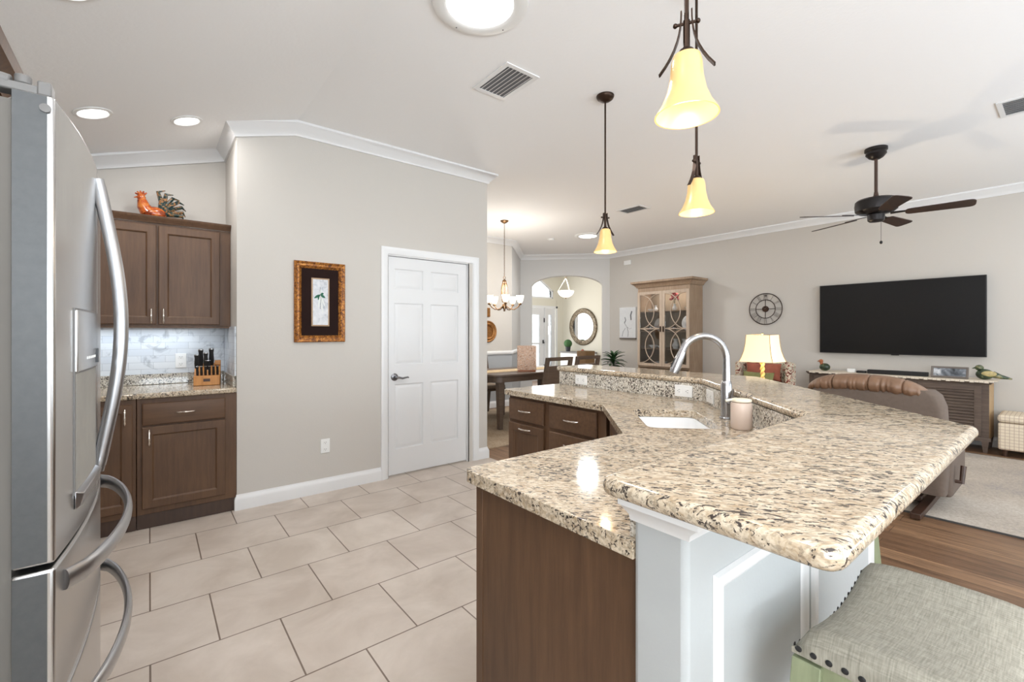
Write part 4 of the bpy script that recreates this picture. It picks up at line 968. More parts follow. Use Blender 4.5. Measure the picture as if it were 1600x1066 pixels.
# pendants
def make_pendant(loc, label, rz, zc=CH, zb=1.896):
    t = thing('pendant_light', label, 'pendant light', (loc[0], loc[1], zb), rz, 'bronze pendant lights over the island')
    h = zc-zb
    MB().lathe([(.062, h-.001), (.062, h-.008), (.055, h-.022), (.035, h-.036), (.012, h-.042), (0, h-.043)], seg=32).build('canopy', 'bronze', t)
    MB().tube([(0, 0, h-.04), (0, 0, .19)], .0062, 10).build('stem', 'bronze', t)
    MB().tube([(0, 0, .25), (0, 0, .178), (0, 0, .172), (0, 0, .160)], [.0085, .0085, .018, .024], 16).build('socket_cap', 'bronze', t)
    for s in (-1, 1):
        # curved flat straps with a cross pin
        q = MB(); pts = []
        for i in range(9):
            u = i/8; pts.append((s*(.013+.055*u**2.4), 0, .275-.155*u))
        for i in range(8):
            a, b = Vector(pts[i]), Vector(pts[i+1]); w_ = .0085
            o = Vector((.0018, 0, .0008))
            q.hexa([a+Vector((0, -w_, 0))-o, a+Vector((0, w_, 0))-o, a+Vector((0, w_, 0))+o, a+Vector((0, -w_, 0))+o], [b+Vector((0, -w_, 0))-o, b+Vector((0, w_, 0))-o, b+Vector((0, w_, 0))+o, b+Vector((0, -w_, 0))+o])
        q.build('strap', 'bronze', t, ang=60)
    MB().tube([(-.028, 0, .243), (.028, 0, .243)], .004, 10).sphere((-.028, 0, .243), .0065, u=10, v=6).sphere((.028, 0, .243), .0065, u=10, v=6).build('cross_pin', 'bronze', t)
    pr = [(.024, .162), (.034, .156), (.039, .138), (.042, .10), (.050, .062), (.063, .030), (.079, .004), (.081, 0)]
    pr2 = [(r-.004, z) for r, z in pr[::-1]]
    MB().lathe(pr+pr2[0:1]+pr2[1:], seg=40).build('glass_shade', 'pendglass', t, ang=60)
    MB().sphere((0, 0, .085), .020, 1, 1, 1.3, 16, 10).build('bulb', 'bulb', t)
    l = bpy.data.lights.new('pendant_glow', 'POINT'); l.energy = 1.6; l.color = (1, .78, .5); l.shadow_soft_size = .03
    lo = bpy.data.objects.new('pendant_glow', l); COL.objects.link(lo); lo.location = (loc[0], loc[1], zb-.03)
    return t
make_pendant((1.105, .648), 'nearest and largest alabaster bell pendant hanging from the top edge', R(-62))
make_pendant((2.04, 1.145), 'middle alabaster bell pendant, hanging directly behind the nearest one', R(0))
make_pendant((2.52, 2.10), 'farthest alabaster bell pendant with round bronze canopy, left of the others', R(-20))

# ceiling fan
fn = thing('ceiling_fan', 'dark bronze five-blade ceiling fan with a long rod and pull chain', 'ceiling fan', (5.16, 1.163, 2.3))
MB().lathe([(.085, .699), (.085, .675), (.075, .665), (.078, .645), (.055, .615), (.03, .60), (0, .60)], seg=32).build('canopy', 'fanmetal', fn)
MB().tube([(0, 0, .61), (0, 0, .31), (0, 0, .27), (0, 0, .25)], [.013, .013, .02, .04], 16).build('downrod', 'darkwood', fn)
MB().lathe([(0, .255), (.06, .25), (.14, .235), (.155, .22), (.16, .18), (.155, .135), (.13, .115), (.06, .105)], seg=40).build('motor_housing', 'fanmetal', fn)
MB().lathe([(0, .035), (.05, .035), (.062, .045), (.065, .095), (.055, .105), (0, .105)], seg=32).build('switch_housing', 'fanmetal', fn)
for a in (-80, -8, 64, 136, 208):
    Rm = Matrix.Rotation(R(a), 4, 'Z') @ Matrix.Translation((0, 0, .09)) @ Matrix.Rotation(R(-13), 4, 'X')
    n = 10; pl = rounded([(.20, -.05), (.64, -.068), (.64, .068), (.20, .05)], .045, 6)
    b_ = MB().tf(Rm).prism(pl, -.004, .004).build('blade', 'fanwood', fn, bevel=.002)
    MB().tf(Rm).prism([(.10, -.02), (.20, -.012), (.27, -.04), (.29, 0), (.27, .04), (.20, .012), (.10, .02)], .004, .010).build('blade_arm', 'fanmetal', b_)
MB().tube([(.03, -.03, .035), (.03, -.03, -.14)], .0015, 6).sphere((.03, -.03, -.155), .012, 1, 1, 1.3, 12, 8).build('pull_chain', 'fanmetal', fn)

# ================================================================ LIVING WALL
tv = thing('television', 'large flat black television mounted on the living room wall', 'television', (7.60, 1.52, 1.52))
T = Matrix.Translation((-7.60, -1.52, -1.52))
MB().tf(T).rings((7.58, 2.356, 1.04), -Y, Z, -X, 1.673, .958, [(0, -.03), (0, .010), (.003, .012), (.008, .012), (.009, .0105)]).build('casing', 'black', tv, ang=20)
MB().tf(T).rings((7.569, 2.346, 1.051), -Y, Z, -X, 1.653, .937, [(0, 0), (0, .001)]).build('screen', 'screen', tv)
MB().tf(T).box(7.609, 7.640, 1.3, 1.75, 1.3, 1.75).build('wall_bracket', 'black', tv)
MB().tf(T).box(7.572, 7.582, 1.47, 1.55, 1.030, 1.0395).build('sensor_tab', 'black', tv)
# clock
ck = thing('wall_clock', 'round open-frame metal wall clock with roman numerals left of the television', 'clock', (7.625, 3.12, 1.70))
def cring(mb, r, rr): mb.tube([(0, r*math.cos(2*PI*i/48), r*math.sin(2*PI*i/48)) for i in range(48)], rr, 8, closed=True)
q = MB(); cring(q, .245, .007); cring(q, .145, .006); q.build('ring', 'bronze', ck)
q = MB().box(-.004, .004, -.145, .145, -.004, .004).box(-.004, .004, -.004, .004, -.145, .145); q.build('cross_bar', 'bronze', ck)
NUM = {12: 'XII', 1: 'I', 2: 'II', 3: 'III', 4: 'IIII', 5: 'V', 6: 'VI', 7: 'VII', 8: 'VIII', 9: 'IX', 10: 'X', 11: 'XI'}
for k, txt in NUM.items():
    a = -k*30
    q = MB().tf(Matrix.Rotation(R(-k*30), 4, 'X') if False else Matrix.Rotation(R(k*30), 4, 'X'))
    wds = {'I': .016, 'V': .030, 'X': .030}; tot = sum(wds[c] for c in txt); p = tot/2
    # seen from -X the numeral reads left to right along -Y
    for c in txt:
        wd = wds[c]; cc = p-wd/2; z0, z1 = .150, .236; t_ = .003
        if c == 'I': q.bar((0, cc, z0), (0, cc, z1), .006, .004)
        if c == 'V': q.bar((0, cc+.011, z1), (0, cc, z0), .006, .004).bar((0, cc-.011, z1), (0, cc, z0), .004, .004)
        if c == 'X': q.bar((0, cc+.011, z1), (0, cc-.011, z0), .006, .004).bar((0, cc-.011, z1), (0, cc+.011, z0), .004, .004)
        p -= wd
    q.build('numeral', 'platinum', ck)
MB().tf(Matrix.Rotation(R(90), 4, 'Y')).lathe([(0, -.012), (.045, -.012), (.048, -.004), (.048, .008), (0, .012)], seg=28).build('hub', 'bronze', ck)
MB().bar((-.014, 0, 0), (-.014, -.03, .035), .006, .002).bar((-.016, 0, 0), (-.016, .035, .03), .005, .002).build('hand', 'platinum', ck)
MB().box(.0, .024, -.01, .01, .2, .22).build('wall_hook', 'bronze', ck)
# sensor and small art
tag(MB().box(7.625, 7.649, 5.70, 5.87, 2.71, 2.80).build('wall_sensor', 'white', bevel=.006), 'small white box high on the wall right of the arch', 'sensor')
av = thing('canvas_art', 'pale canvas with two grey birds on branches between the arch and the glass cabinet', 'picture', (7.63, 5.78, 1.22))
MB().rings((.019, .19, 0), -Y, Z, -X, .40, .62, [(0, 0), (0, .03), (.002, .032)]).build('canvas', 'canvas', av)
q = MB()
for (pts, r0) in (([(0, .06, .30), (0, .03, .36), (0, .05, .42)], .014), ([(0, -.10, .36), (0, -.09, .46), (0, -.12, .54)], .014), ([(0, .06, .30), (0, .0, .22), (0, -.06, .18), (0, -.12, .20)], .006), ([(0, -.02, .02), (0, -.03, .12), (0, 0, .22)], .005), ([(0, .12, .03), (0, .10, .12), (0, .04, .2)], .004)):
    q.tube([(p[0]-.0145, p[1], p[2]) for p in pts], [r0]*len(pts), 8, flat=.2)
q.build('painted_bird', 'greyfig', av)
MB().box(-.02, .018, -.212, .19, -.022, -.001).build('ledge', 'platinum', av)

# glass-door cabinet
hu = thing('display_cabinet', 'tall weathered oak display cabinet with glass doors in interlaced curved fretwork', 'cabinet', (7.42, 4.70, 0))
LO = Vector(hu.location); T = Matrix.Translation(-LO)
HX, HY0, HY1 = 7.22, 4.172, 5.225
MB().tf(T).box(HX, 7.64, HY0, HY0+.025, .0, 2.16).box(HX, 7.64, HY1-.025, HY1, 0, 2.16).build('side_panel', 'hutch', hu, bevel=.002)
MB().tf(T).box(7.62, 7.64, HY0+.025, HY1-.025, .02, 2.16).build('back_panel', 'hutch_in', hu)
MB().tf(T).box(HX+.02, 7.62, HY0+.025, HY1-.025, 2.13, 2.16).box(HX, HX+.02, HY0+.025, HY1-.025, 2.085, 2.16).build('top_panel', 'hutch', hu)
MB().tf(T).box(HX+.01, 7.62, HY0+.025, HY1-.025, .68, .705).build('shelf', 'hutch', hu)
MB().tf(T).sweep([(7.64, HY1, 2.161), (HX, HY1, 2.161), (HX, HY0, 2.161), (7.64, HY0, 2.161)][::-1], [(0, 0), (-.02, 0), (-.03, .02), (-.055, .05), (-.085, .075), (-.10, .08), (-.10, .115), (0, .115)][::-1]).box(HX, 7.64, HY0, HY1, 2.27, 2.276).build('cornice', 'hutch', hu, ang=40)
MB().tf(T).box(HX-.01, 7.64, HY0-.01, HY1+.01, 0.001, .08).build('plinth', 'hutch', hu)
shz = [.705, 1.035, 1.355, 1.725]
for z_ in shz[1:]: MB().tf(T).box(HX+.06, 7.62, HY0+.025, HY1-.025, z_-.018, z_).build('shelf', 'hutch', hu)
mid = (HY0+HY1)/2
for (a, b, s) in ((HY0+.004, mid-.002, 1), (mid+.002, HY1-.004, -1)):
    q = MB().tf(T); z0, z1 = .715, 2.08; wst = .05
    q.box(HX-.022, HX-.001, a, a+wst, z0, z1).box(HX-.022, HX-.001, b-wst, b, z0, z1).box(HX-.022, HX-.001, a+wst, b-wst, z0, z0+wst).box(HX-.022, HX-.001, a+wst, b-wst, z1-wst, z1)
    dq = q.build('door', 'hutch_light', hu, bevel=.002)
    f = MB().tf(T); ia, ib = a+wst, b-wst; iw = ib-ia; iz0, iz1 = z0+wst, z1-wst; zm = (iz0+iz1)/2
    for (za, zb) in ((iz0, zm), (zm, iz1)):
        for side in (0, 1):
            pts = []
            for i in range(33):
                u = (1-math.cos(PI*i/32))/2; bulge = iw*.72*(4*u*(1-u))**.5
                y = ia+bulge if side == 0 else ib-bulge
                pts.append((HX-.014, y, za+(zb-za)*u))
            f.tube(pts, .011, 8, flat=.7)
    f.bar((HX-.012, ia, zm), (HX-.012, ib, zm), .012, .016)
    f.build('fretwork', 'hutch_light', dq)
    MB().tf(T).box(HX-.006, HX-.003, ia, ib, iz0, iz1).build('glass_pane', 'glass', dq)
    yy = mid-.03 if s == 1 else mid+.03
    MB().tf(T).box(HX-.036, HX-.023, yy-.012, yy+.012, 1.34, 1.44).build('handle', 'bronze', dq, bevel=.003)
    MB().tf(T).box(HX-.020, HX-.001, a, b, .09, .665).build('lower_door', 'hutch', hu)
def shelf_item(kind, y, z, label, x=7.40, s=1.0):
    P = (x, y, z+.0005)
    if kind == 'vase':
        return tag(MB().lathe([(.0, 0), (.03*s, 0), (.045*s, .04*s), (.02*s, .09*s), (.03*s, .12*s)], P, 20).build('vase', 'porcelain'), label, 'vase', None)
    if kind == 'bowl':
        return tag(MB().lathe([(0, 0), (.025*s, 0), (.07*s, .045*s), (.072*s, .05*s), (.06*s, .045*s), (0, .012*s)], P, 20).build('bowl', 'porcelain'), label, 'bowl', None)
    if kind == 'teapot':
        return tag(MB().sphere((P[0], P[1], P[2]+.05*s), .05*s).tube([(P[0], P[1]+.045*s, P[2]+.04*s), (P[0], P[1]+.085*s, P[2]+.09*s)], [.012, .006], 8).sphere((P[0], P[1], P[2]+.105*s), .012).build('teapot', 'silverware'), label, 'teapot', None)
    if kind == 'plate':
        return tag(MB().tf(Matrix.Translation((P[0]+.12, P[1], P[2]+.105*s)) @ Matrix.Rotation(R(-80), 4, 'Y')).lathe([(0, 0), (.06*s, .0), (.10*s, .012), (.105*s, .014), (.06*s, .006)], seg=28).build('plate', 'silverware'), label, 'plate', None)
    if kind == 'glass':
        return tag(MB().lathe([(0, 0), (.025, .0), (.004, .01), (.004, .06), (.025, .09), (.027, .13), (.024, .13), (.0, .07)], P, 16).build('goblet', 'porcelain'), label, 'glass', None)
for a in [('bowl', 5.08, shz[3], 'white bowl on the top shelf of the display cabinet, left side', 7.42, .9), ('vase', 4.96, shz[3], 'small pale vase on the top shelf left of the door gap', 7.40, .9), ('teapot', 4.80, shz[3], 'silver teapot on the top shelf beside the door gap', 7.40, .8),
          ('vase', 4.56, shz[3], 'white vase holding the red flowers on the top shelf', 7.38, 1.0), ('bowl', 4.30, shz[3], 'white bowl at the right end of the top shelf', 7.40, 1.0),
          ('teapot', 5.06, shz[2], 'silver teapot on the second shelf, far left', 7.40, 1.1), ('bowl', 4.86, shz[2], 'white bowl on the second shelf beside the left door edge', 7.38, 1.3), ('plate', 4.95, shz[2], 'round silver plate standing at the back of the second shelf left', 7.42, 1.2),
          ('teapot', 4.58, shz[2], 'silver pot on the second shelf just right of the door gap', 7.40, 1.0), ('plate', 4.36, shz[2], 'round silver plate standing at the back of the second shelf right', 7.42, 1.4), ('vase', 4.26, shz[2], 'cream vase at the right end of the second shelf', 7.38, 1.1),
          ('bowl', 5.0, shz[1], 'low white bowl on the third shelf left', 7.38, 1.2), ('bowl', 4.84, shz[1], 'stacked white bowl on the third shelf by the door gap', 7.38, 1.0), ('vase', 4.55, shz[1], 'pale jug-shaped vase on the third shelf right of the gap', 7.4, 1.5), ('vase', 4.42, shz[1], 'tall pale vase in the middle of the third shelf right', 7.47, 1.5), ('bowl', 4.28, shz[1], 'white bowl at the right end of the third shelf', 7.4, 1.1),
          ('bowl', 4.84, shz[0], 'large white serving bowl on the bottom shelf', 7.4, 1.7)]:
    shelf_item(*a[:4], x=a[4], s=a[5])
fl = thing('flower_bunch', 'bunch of red flowers standing in a vase inside the display cabinet', 'flowers', (7.38, 4.56, shz[3]+.122))
q = MB()
for k in range(16):
    a = k*2.4; r_ = .014*k**.5*1.2; q.sphere((r_*math.cos(a), r_*math.sin(a), .10+.05*math.sin(k*1.7)+.03), .028, 1, 1, .8, 8, 6)
q.build('petals', 'red', fl)
q = MB()
for k in range(5): q.tube([(0, 0, .001), (.03*math.cos(k*1.26), .03*math.sin(k*1.26), .09)], .002, 5)
q.build('stems', 'green', fl)
area('display_cabinet_light', (7.45, 4.7, 2.12), (0, 0, 0), .1, .7, 4, WARM)
# plant on a stand
psn = thing('plant_stand', 'small dark wooden plant stand below the green plant, mostly hidden by the bar', 'plant stand', (7.15, 5.75, 0))
MB().lathe([(0, .50), (.15, .50), (.15, .53), (0, .53)], seg=28).build('top', 'darkwood', psn)
for k in range(3):
    a = k*2.094; MB().tube([(.1*math.cos(a), .1*math.sin(a), .5), (.14*math.cos(a), .14*math.sin(a), .001)], .012, 8).build('leg', 'darkwood', psn)
pp = thing('potted_plant', 'green broad-leaved potted plant in front of the wall between arch and glass cabinet', 'plant', (7.15, 5.75, .531))
MB().lathe([(0, 0), (.07, 0), (.09, .13), (.095, .14), (.085, .14), (.08, .12), (0, .12)], seg=28).build('pot', 'pot', pp)
q = MB(); rnd = random.Random(3)
for k in range(34):
    a = k*2.4+rnd.random()*.3; ele = R(80-62*(k/34)+rnd.uniform(-8, 8)); L_ = .24+.07*rnd.random(); W_ = .030
    z0 = .12+.16*(1-k/34); pts = []; dx_, dy_ = math.cos(a), math.sin(a); px_, py_ = -dy_, dx_
    c_ = Vector((0, 0, z0)); el = ele; v0 = []; m_ = 8
    for i in range(m_+1):
        t_ = i/m_; wv = W_*math.sin(PI*min(1, .08+.92*t_))**.8 if i < m_ else .001
        v0.append((c_+Vector((px_*wv, py_*wv, .004)), c_-Vector((0, 0, wv*.3)), c_-Vector((px_*wv, py_*wv, -.004))))
        el -= R(9); c_ = c_+Vector((dx_*math.cos(el), dy_*math.cos(el), math.sin(el)))*L_/m_
    vs = [tuple(p) for row in v0 for p in row]+[(p.x, p.y, p.z-.0015) for row in v0 for p in row]; off = (m_+1)*3; fs = []
    for i in range(m_):
        for j in range(2): a_ = i*3+j; fs += [(a_, a_+1, a_+4, a_+3), (off+a_, off+a_+3, off+a_+4, off+a_+1)]
        fs += [(i*3, i*3+3, off+i*3+3, off+i*3), (i*3+2, off+i*3+2, off+i*3+5, i*3+5)]
    q.add(vs, fs)
q.build('leaves', 'green', pp, ang=60)
MB().tube([(0, 0, .1), (.005, 0, .3)], .012, 8).build('stem', 'green', pp)

# media console
cn = thing('media_console', 'dark weathered console with louvred doors under the television', 'console table', (7.40, 1.50, 0))
LO = Vector(cn.location); T = Matrix.Translation(-LO)
MB().tf(T).box(7.20, 7.62, .63, 2.37, .13, .755).build('body', 'console', cn, bevel=.003)
MB().tf(T).box(7.205, 7.615, .6285, .6299, .14, .75).build('side_panel', simple('console_end_lit_tan', srgb(186, 156, 116), .6, noise=.1, scale=20), cn)  # lighter tan sheet: the lit look of this end put into colour
MB().tf(T).sweep([(7.62, 2.37, .756), (7.20, 2.37, .756), (7.20, .63, .756), (7.62, .63, .756)][::-1], [(0, 0), (-.012, 0), (-.02, .012), (-.028, .02), (-.03, .034), (0, .034)][::-1]).box(7.20, 7.62, .63, 2.37, .757, .79).build('top', 'console', cn)
MB().tf(T).box(7.185, 7.2, .615, 2.385, .125, .165).build('base_rail', 'console', cn, bevel=.004)
for yy in (.66, 1.2, 1.8, 2.34):
    for xx in (7.215, 7.59):
        MB().tf(T).hexa([(xx-.016, yy-.016, .001), (xx+.016, yy-.016, .001), (xx+.016, yy+.016, .001), (xx-.016, yy+.016, .001)], [(xx-.03, yy-.03, .13), (xx+.03, yy-.03, .13), (xx+.03, yy+.03, .13), (xx-.03, yy+.03, .13)]).build('leg', 'console', cn)
for (a, b, lou) in ((.69, 1.22, True), (1.24, 1.76, False), (1.78, 2.31, True)):
    q = MB().tf(T); w_ = .055
    q.box(7.182, 7.199, a, a+w_, .18, .735).box(7.182, 7.199, b-w_, b, .18, .735).box(7.182, 7.199, a+w_, b-w_, .18, .18+w_).box(7.182, 7.199, a+w_, b-w_, .735-w_, .735)
    dq = q.build('door', 'console', cn, bevel=.002)
    q = MB().tf(T)
    if lou:
        for i in range(13):
            z_ = .24+i*.0345; q.hexa([(7.184, a+w_, z_), (7.198, a+w_, z_+.022), (7.198, a+w_, z_+.028), (7.182, a+w_, z_+.006)], [(7.184, b-w_, z_), (7.198, b-w_, z_+.022), (7.198, b-w_, z_+.028), (7.182, b-w_, z_+.006)])
        q.build('louvre', 'console', dq)
    else: q.box(7.192, 7.1995, a+w_, b-w_, .235, .68); q.build('panel', 'console', dq)
# lace runner over the top with scalloped hanging edge
q = MB().box(7.162, 7.60, .57, 2.38, .7905, .794)
for i in range(46):
    y = .59+i*.0385; dz = .014+.010*abs(math.sin(i*1.9)); q.box(7.1605, 7.163, y, y+.036, .794-dz, .794)
tag(q.build('table_runner', 'lace'), 'ivory lace-edged runner laid along the top of the dark console', 'table runner')
CZ = .7945
def bird(loc, rz, label, body, head, s=1.0):
    t = thing('bird_figurine', label, 'figurine', loc, rz); t.scale = (s, s, s)
    MB().sphere((0, 0, .048), .048, 1.25, .85, 1.0).tube([(.05, 0, .05), (.10, 0, .03), (.17, 0, .014)], [.03, .02, .006], 12).build('body', body, t)
    MB().sphere((-.035, 0, .105), .027, 1.1, .9, 1).tube([(-.06, 0, .105), (-.082, 0, .098)], [.008, .002], 8).build('head', head, t)
    MB().sphere((.02, .03, .055), .032, 1.6, .5, .8).sphere((.02, -.03, .055), .032, 1.6, .5, .8).build('wing', 'birdwing' if s > 1 else body, t)
    return t
bird((7.38, .68, CZ), R(-75), 'green and tan bird figurine on the right end of the console', 'birdgreen', 'birdgreen', 1.25)
g = thing('duck_figurine', 'dark green squat bird figurine with copper head on the left end of the console', 'figurine', (7.36, 2.23, CZ)); g.scale = (.95, .95, .95)
MB().sphere((0, 0, .055), .055, 1.0, 1.25, 1.0).build('body', 'birdgreen', g)
MB().tube([(0, .035, .09), (0, .045, .12)], [.022, .02], 12).sphere((0, .048, .14), .028).tube([(0, .07, .14), (0, .095, .135)], [.010, .003], 8).build('head', 'copper', g)
tag(MB().box(7.33, 7.36, 1.875, 1.965, CZ, CZ+.05).build('white_router', 'white', bevel=.006), 'small white box on the console left of the sound bar', 'router')
tag(MB().box(7.31, 7.39, 1.76, 1.86, CZ, CZ+.028).build('media_box', 'black', bevel=.006), 'small low black media box between the white box and the sound bar', 'media box')
tag(MB().box(7.30, 7.38, 1.15, 1.74, CZ, CZ+.052).build('sound_bar', 'black', bevel=.008), 'long black sound bar on the console below the television', 'sound bar')
ph = thing('photo_frame', 'grey framed landscape photo leaning back on the console', 'picture frame', (7.29, .96, CZ+.002))
ph.rotation_euler = (0, R(18), R(0))
MB().rings((0, .16, 0), -Y, Z, -X, .32, .135, [(0, 0), (0, .012), (.004, .016), (.018, .012), (.020, .008)]).build('frame', 'platinum', ph, ang=25)
MB().rings((-.0085, .138, .022), -Y, Z, -X, .276, .091, [(0, 0), (0, .001)]).build('photograph', 'landscape', ph)
# plaid box ottoman
ot = thing('storage_ottoman', 'ivory plaid fabric storage ottoman at the right end of the console', 'ottoman', (7.36, .22, 0))
MB().box(-.23, .23, -.34, .34, .07, .36).build('body', 'plaid', ot, bevel=.02, seg=3)
MB().box(-.235, .235, -.345, .345, .363, .445).build('lid', 'plaid', ot, bevel=.03, seg=4)
for sx in (-1, 1):
    for sy in (-1, 1): MB().cyl((sx*.19, sy*.29, .001), .018, .07, 12, .025).build('foot', 'darkwood', ot)
# rug
lr = thing('area_rug', 'large distressed grey and tan area rug in the living room', 'rug', (5.72, .0, 0))
MB().prism([(-1.30, -1.9), (1.33, -1.9), (1.27, 1.9), (-1.36, 1.9)], .0, .010).build('pile', 'rug', lr)
MB().sweep([(-1.302, -1.902, .0), (-1.362, 1.902, .0), (1.272, 1.902, .0), (1.332, -1.902, .0)], [(0, 0), (-.012, 0), (-.012, .011), (0, .011)], closed=True).build('binding', 'slot', lr)
# recliner
rc = thing('recliner', 'brown recliner chair with gathered leather top roll seen from behind', 'armchair', (4.72, 1.0, 0), R(0))
q = MB()
# back slab: lofted rounded slab leaning back (towards -X)
def slab(mb, prof, y0, y1, xs_, th):
    pass
hw = .41
n = 14; vs = []; fs = []
def back_ring(z, w_, x, t_):
    pts = rounded([(x, -w_), (x+t_, -w_), (x+t_, w_), (x, w_)], .05, 4)
    return [(p[0], p[1], z) for p in pts]
lv = [(.16, .40, -.34, .22), (.30, .41, -.38, .22), (.60, .415, -.42, .22), (.80, .41, -.45, .21), (.88, .385, -.455, .20), (.915, .35, -.45, .18)]
rg_ = [back_ring(*l) for l in lv]; m_ = len(rg_[0])
for r0 in rg_: vs += r0
for k in range(len(rg_)-1):
    for i in range(m_): j = (i+1) % m_; fs.append((k*m_+i, k*m_+j, (k+1)*m_+j, (k+1)*m_+i))
fs.append(tuple(range(m_))[::-1]); fs.append(tuple((len(rg_)-1)*m_+i for i in range(m_)))
MB().add(vs, fs).build('backrest', 'taupe', rc, ang=60)
# gathered top roll
vs = []; fs = []; nu, nv = 200, 26
rr0 = random.Random(5); fph = [(rr0.uniform(-1, 1), rr0.uniform(.012, .035), rr0.uniform(.3, 1)) for _ in range(34)]
for i in range(nu+1):
    u = -1+2*i/nu; y = u*.385+.045; taper = (1-abs(u)**4)**.55 if abs(u) < 1 else 0
    g = sum(a*math.exp(-((u-c)/w_)**2) for c, w_, a in fph)
    seam = sum(.012*math.exp(-((u-c)/.012)**2) for c in (-.62, -.1, .50))
    for k in range(nv):
        a = 2*PI*k/nv; low = max(0, -math.sin(a)*.6-math.cos(a)*.5+.25)
        rr = (.066-seam-.010*g*low)*taper+.010
        vs.append((-.385+rr*1.5*math.cos(a), y, .905+.030*(1-u*u)+rr*math.sin(a)*.9-.035*abs(u)**4))
for i in range(nu):
    for k in range(nv): j = (k+1) % nv; fs.append((i*nv+k, i*nv+j, (i+1)*nv+j, (i+1)*nv+k))
fs.append(tuple(range(nv))); fs.append(tuple(nu*nv+k for k in range(nv))[::-1])
MB().add(vs, fs).build('headrest_roll', 'leather', rc, ang=70)
MB().box(-.18, .38, -.29, .29, .28, .46).build('seat', 'leather', rc, bevel=.05, seg=4)
for s in (-1, 1): MB().box(-.22, .36, s*.36-.065, s*.36+.065, .13, .60).build('armrest', 'taupe', rc, bevel=.03, seg=4)
MB().box(-.20, .36, -.29, .29, .14, .275).build('base_panel', 'taupe', rc, bevel=.01)
MB().box(-.50, .40, -.30, -.24, .011, .05).box(-.50, .40, .24, .30, .011, .05).box(-.10, .0, -.24, .24, .03, .07).cyl((-.05, 0, .05), .05, .09).build('rocker_base', 'darkwood', rc, bevel=.004)
MB().tube([(-.16, -.43, .25), (-.16, -.47, .25)], .012, 10).tube([(-.16, -.465, .24), (-.12, -.47, .36)], [.014, .017], 10).build('lever', 'darkwood', rc)
# floral armchair
ac = thing('floral_armchair', 'floral upholstered wing armchair behind the lit table lamp', 'armchair', (6.55, 2.73, 0))
MB().box(-.30, .26, -.25, .25, .14, .42).build('seat', 'floral', ac, bevel=.04, seg=3)
MB().box(.16, .30, -.31, .31, .14, .93).build('backrest', 'floral', ac, bevel=.05, seg=4)
for s in (-1, 1):
    MB().box(-.30, .16, s*.31-.055, s*.31+.055, .14, .62).build('armrest', 'floral', ac, bevel=.04, seg=4)
    MB().box(-.02, .20, s*.325-.035, s*.325+.035, .60, .92).build('wing', 'floral', ac, bevel=.03, seg=4)
for sx in (-1, 1):
    for sy in (-1, 1): MB().cyl((sx*.25, sy*.27, .001), .018, .14, 12, .026).build('leg', 'darkwood', ac)
def pillow(loc, w_, h_, d_, mat, label, rot=(0, 0, 0)):
    nn = 14; vs = []; fs = []
    for sgn in (1, -1):
        for i in range(nn+1):
            for j in range(nn+1):
                u = -1+2*i/nn; v = -1+2*j/nn; bul = max(0, (1-u*u)*(1-v*v))**.42
                k_ = 1-.06*(u*u*v*v)*2
                vs.append((sgn*d_/2*bul, u*w_/2*(1-.06*(1-v*v)), v*h_/2*(1-.06*(1-u*u))))
    o = (nn+1)**2
    for i in range(nn):
        for j in range(nn):
            a = i*(nn+1)+j; fs.append((a, a+1, a+nn+2, a+nn+1)); fs.append((o+a, o+a+nn+1, o+a+nn+2, o+a+1))
    ob = MB().add(vs, fs).build('throw_pillow', mat, ang=80); ob.location = loc; ob.rotation_euler = rot
    return tag(ob, label, 'pillow')
pillow((6.60, 2.73, .79), .46, .24, .12, 'rust', 'rust coloured pillow at the top of the floral armchair', (0, R(8), 0))
pillow((6.42, 2.73, .63), .40, .34, .12, 'olive', 'olive green pillow in front of the rust pillow on the floral armchair', (0, R(14), 0))
# side table + lamp
stb = thing('side_table', 'small dark side table under the lit lamp, hidden behind the bar', 'side table', (5.35, 2.22, 0))
MB().box(-.22, .22, -.22, .22, .57, .60).build('top', 'darkwood', stb, bevel=.004)
for sx in (-1, 1):
    for sy in (-1, 1): MB().box(sx*.19-.018, sx*.19+.018, sy*.19-.018, sy*.19+.018, .001, .57).build('leg', 'darkwood', stb)
lp = thing('table_lamp', 'lit table lamp with cream square bell shade and gold twisted column', 'lamp', (5.35, 2.22, .601))
MB().lathe([(0, 0), (.07, 0), (.07, .015), (.05, .022), (.03, .03), (0, .03)], seg=28).build('base', 'gold', lp)
vs = []; fs = []; nn = 40
for i in range(nn+1):
    z_ = .03+.36*i/nn; tw_ = z_*55
    for k in range(16):
        a = 2*PI*k/16; rr = .020+.005*math.cos(2*(a-tw_)); vs.append((rr*math.cos(a), rr*math.sin(a), z_))
for i in range(nn):
    for k in range(16): j = (k+1) % 16; fs.append((i*16+k, i*16+j, (i+1)*16+j, (i+1)*16+k))
fs.append(tuple(range(16))[::-1]); fs.append(tuple(nn*16+k for k in range(16)))
MB().add(vs, fs).build('column', simple('lamp_column_gilded_cream', srgb(206, 176, 112), .45), lp, ang=60)
lz = [(.40, .178), (.45, .160), (.52, .142), (.60, .131), (.70, .125)]
vs = []; fs = []; rr_ = []
for z_, h_ in lz: rr_.append([(p[0], p[1], z_) for p in rounded([(-h_, -h_), (h_, -h_), (h_, h_), (-h_, h_)], .012, 2)])
rr2 = [[(p[0]*.985, p[1]*.985, p[2]) for p in r0] for r0 in rr_][::-1]; allr = rr_+rr2; m_ = len(allr[0])
for r0 in allr: vs += r0
for k in range(len(allr)):
    kk = (k+1) % len(allr)
    for i in range(m_): j = (i+1) % m_; fs.append((k*m_+i, k*m_+j, kk*m_+j, kk*m_+i))
MB().add(vs, fs).build('lamp_shade', 'shade', lp, ang=30)
q = MB()
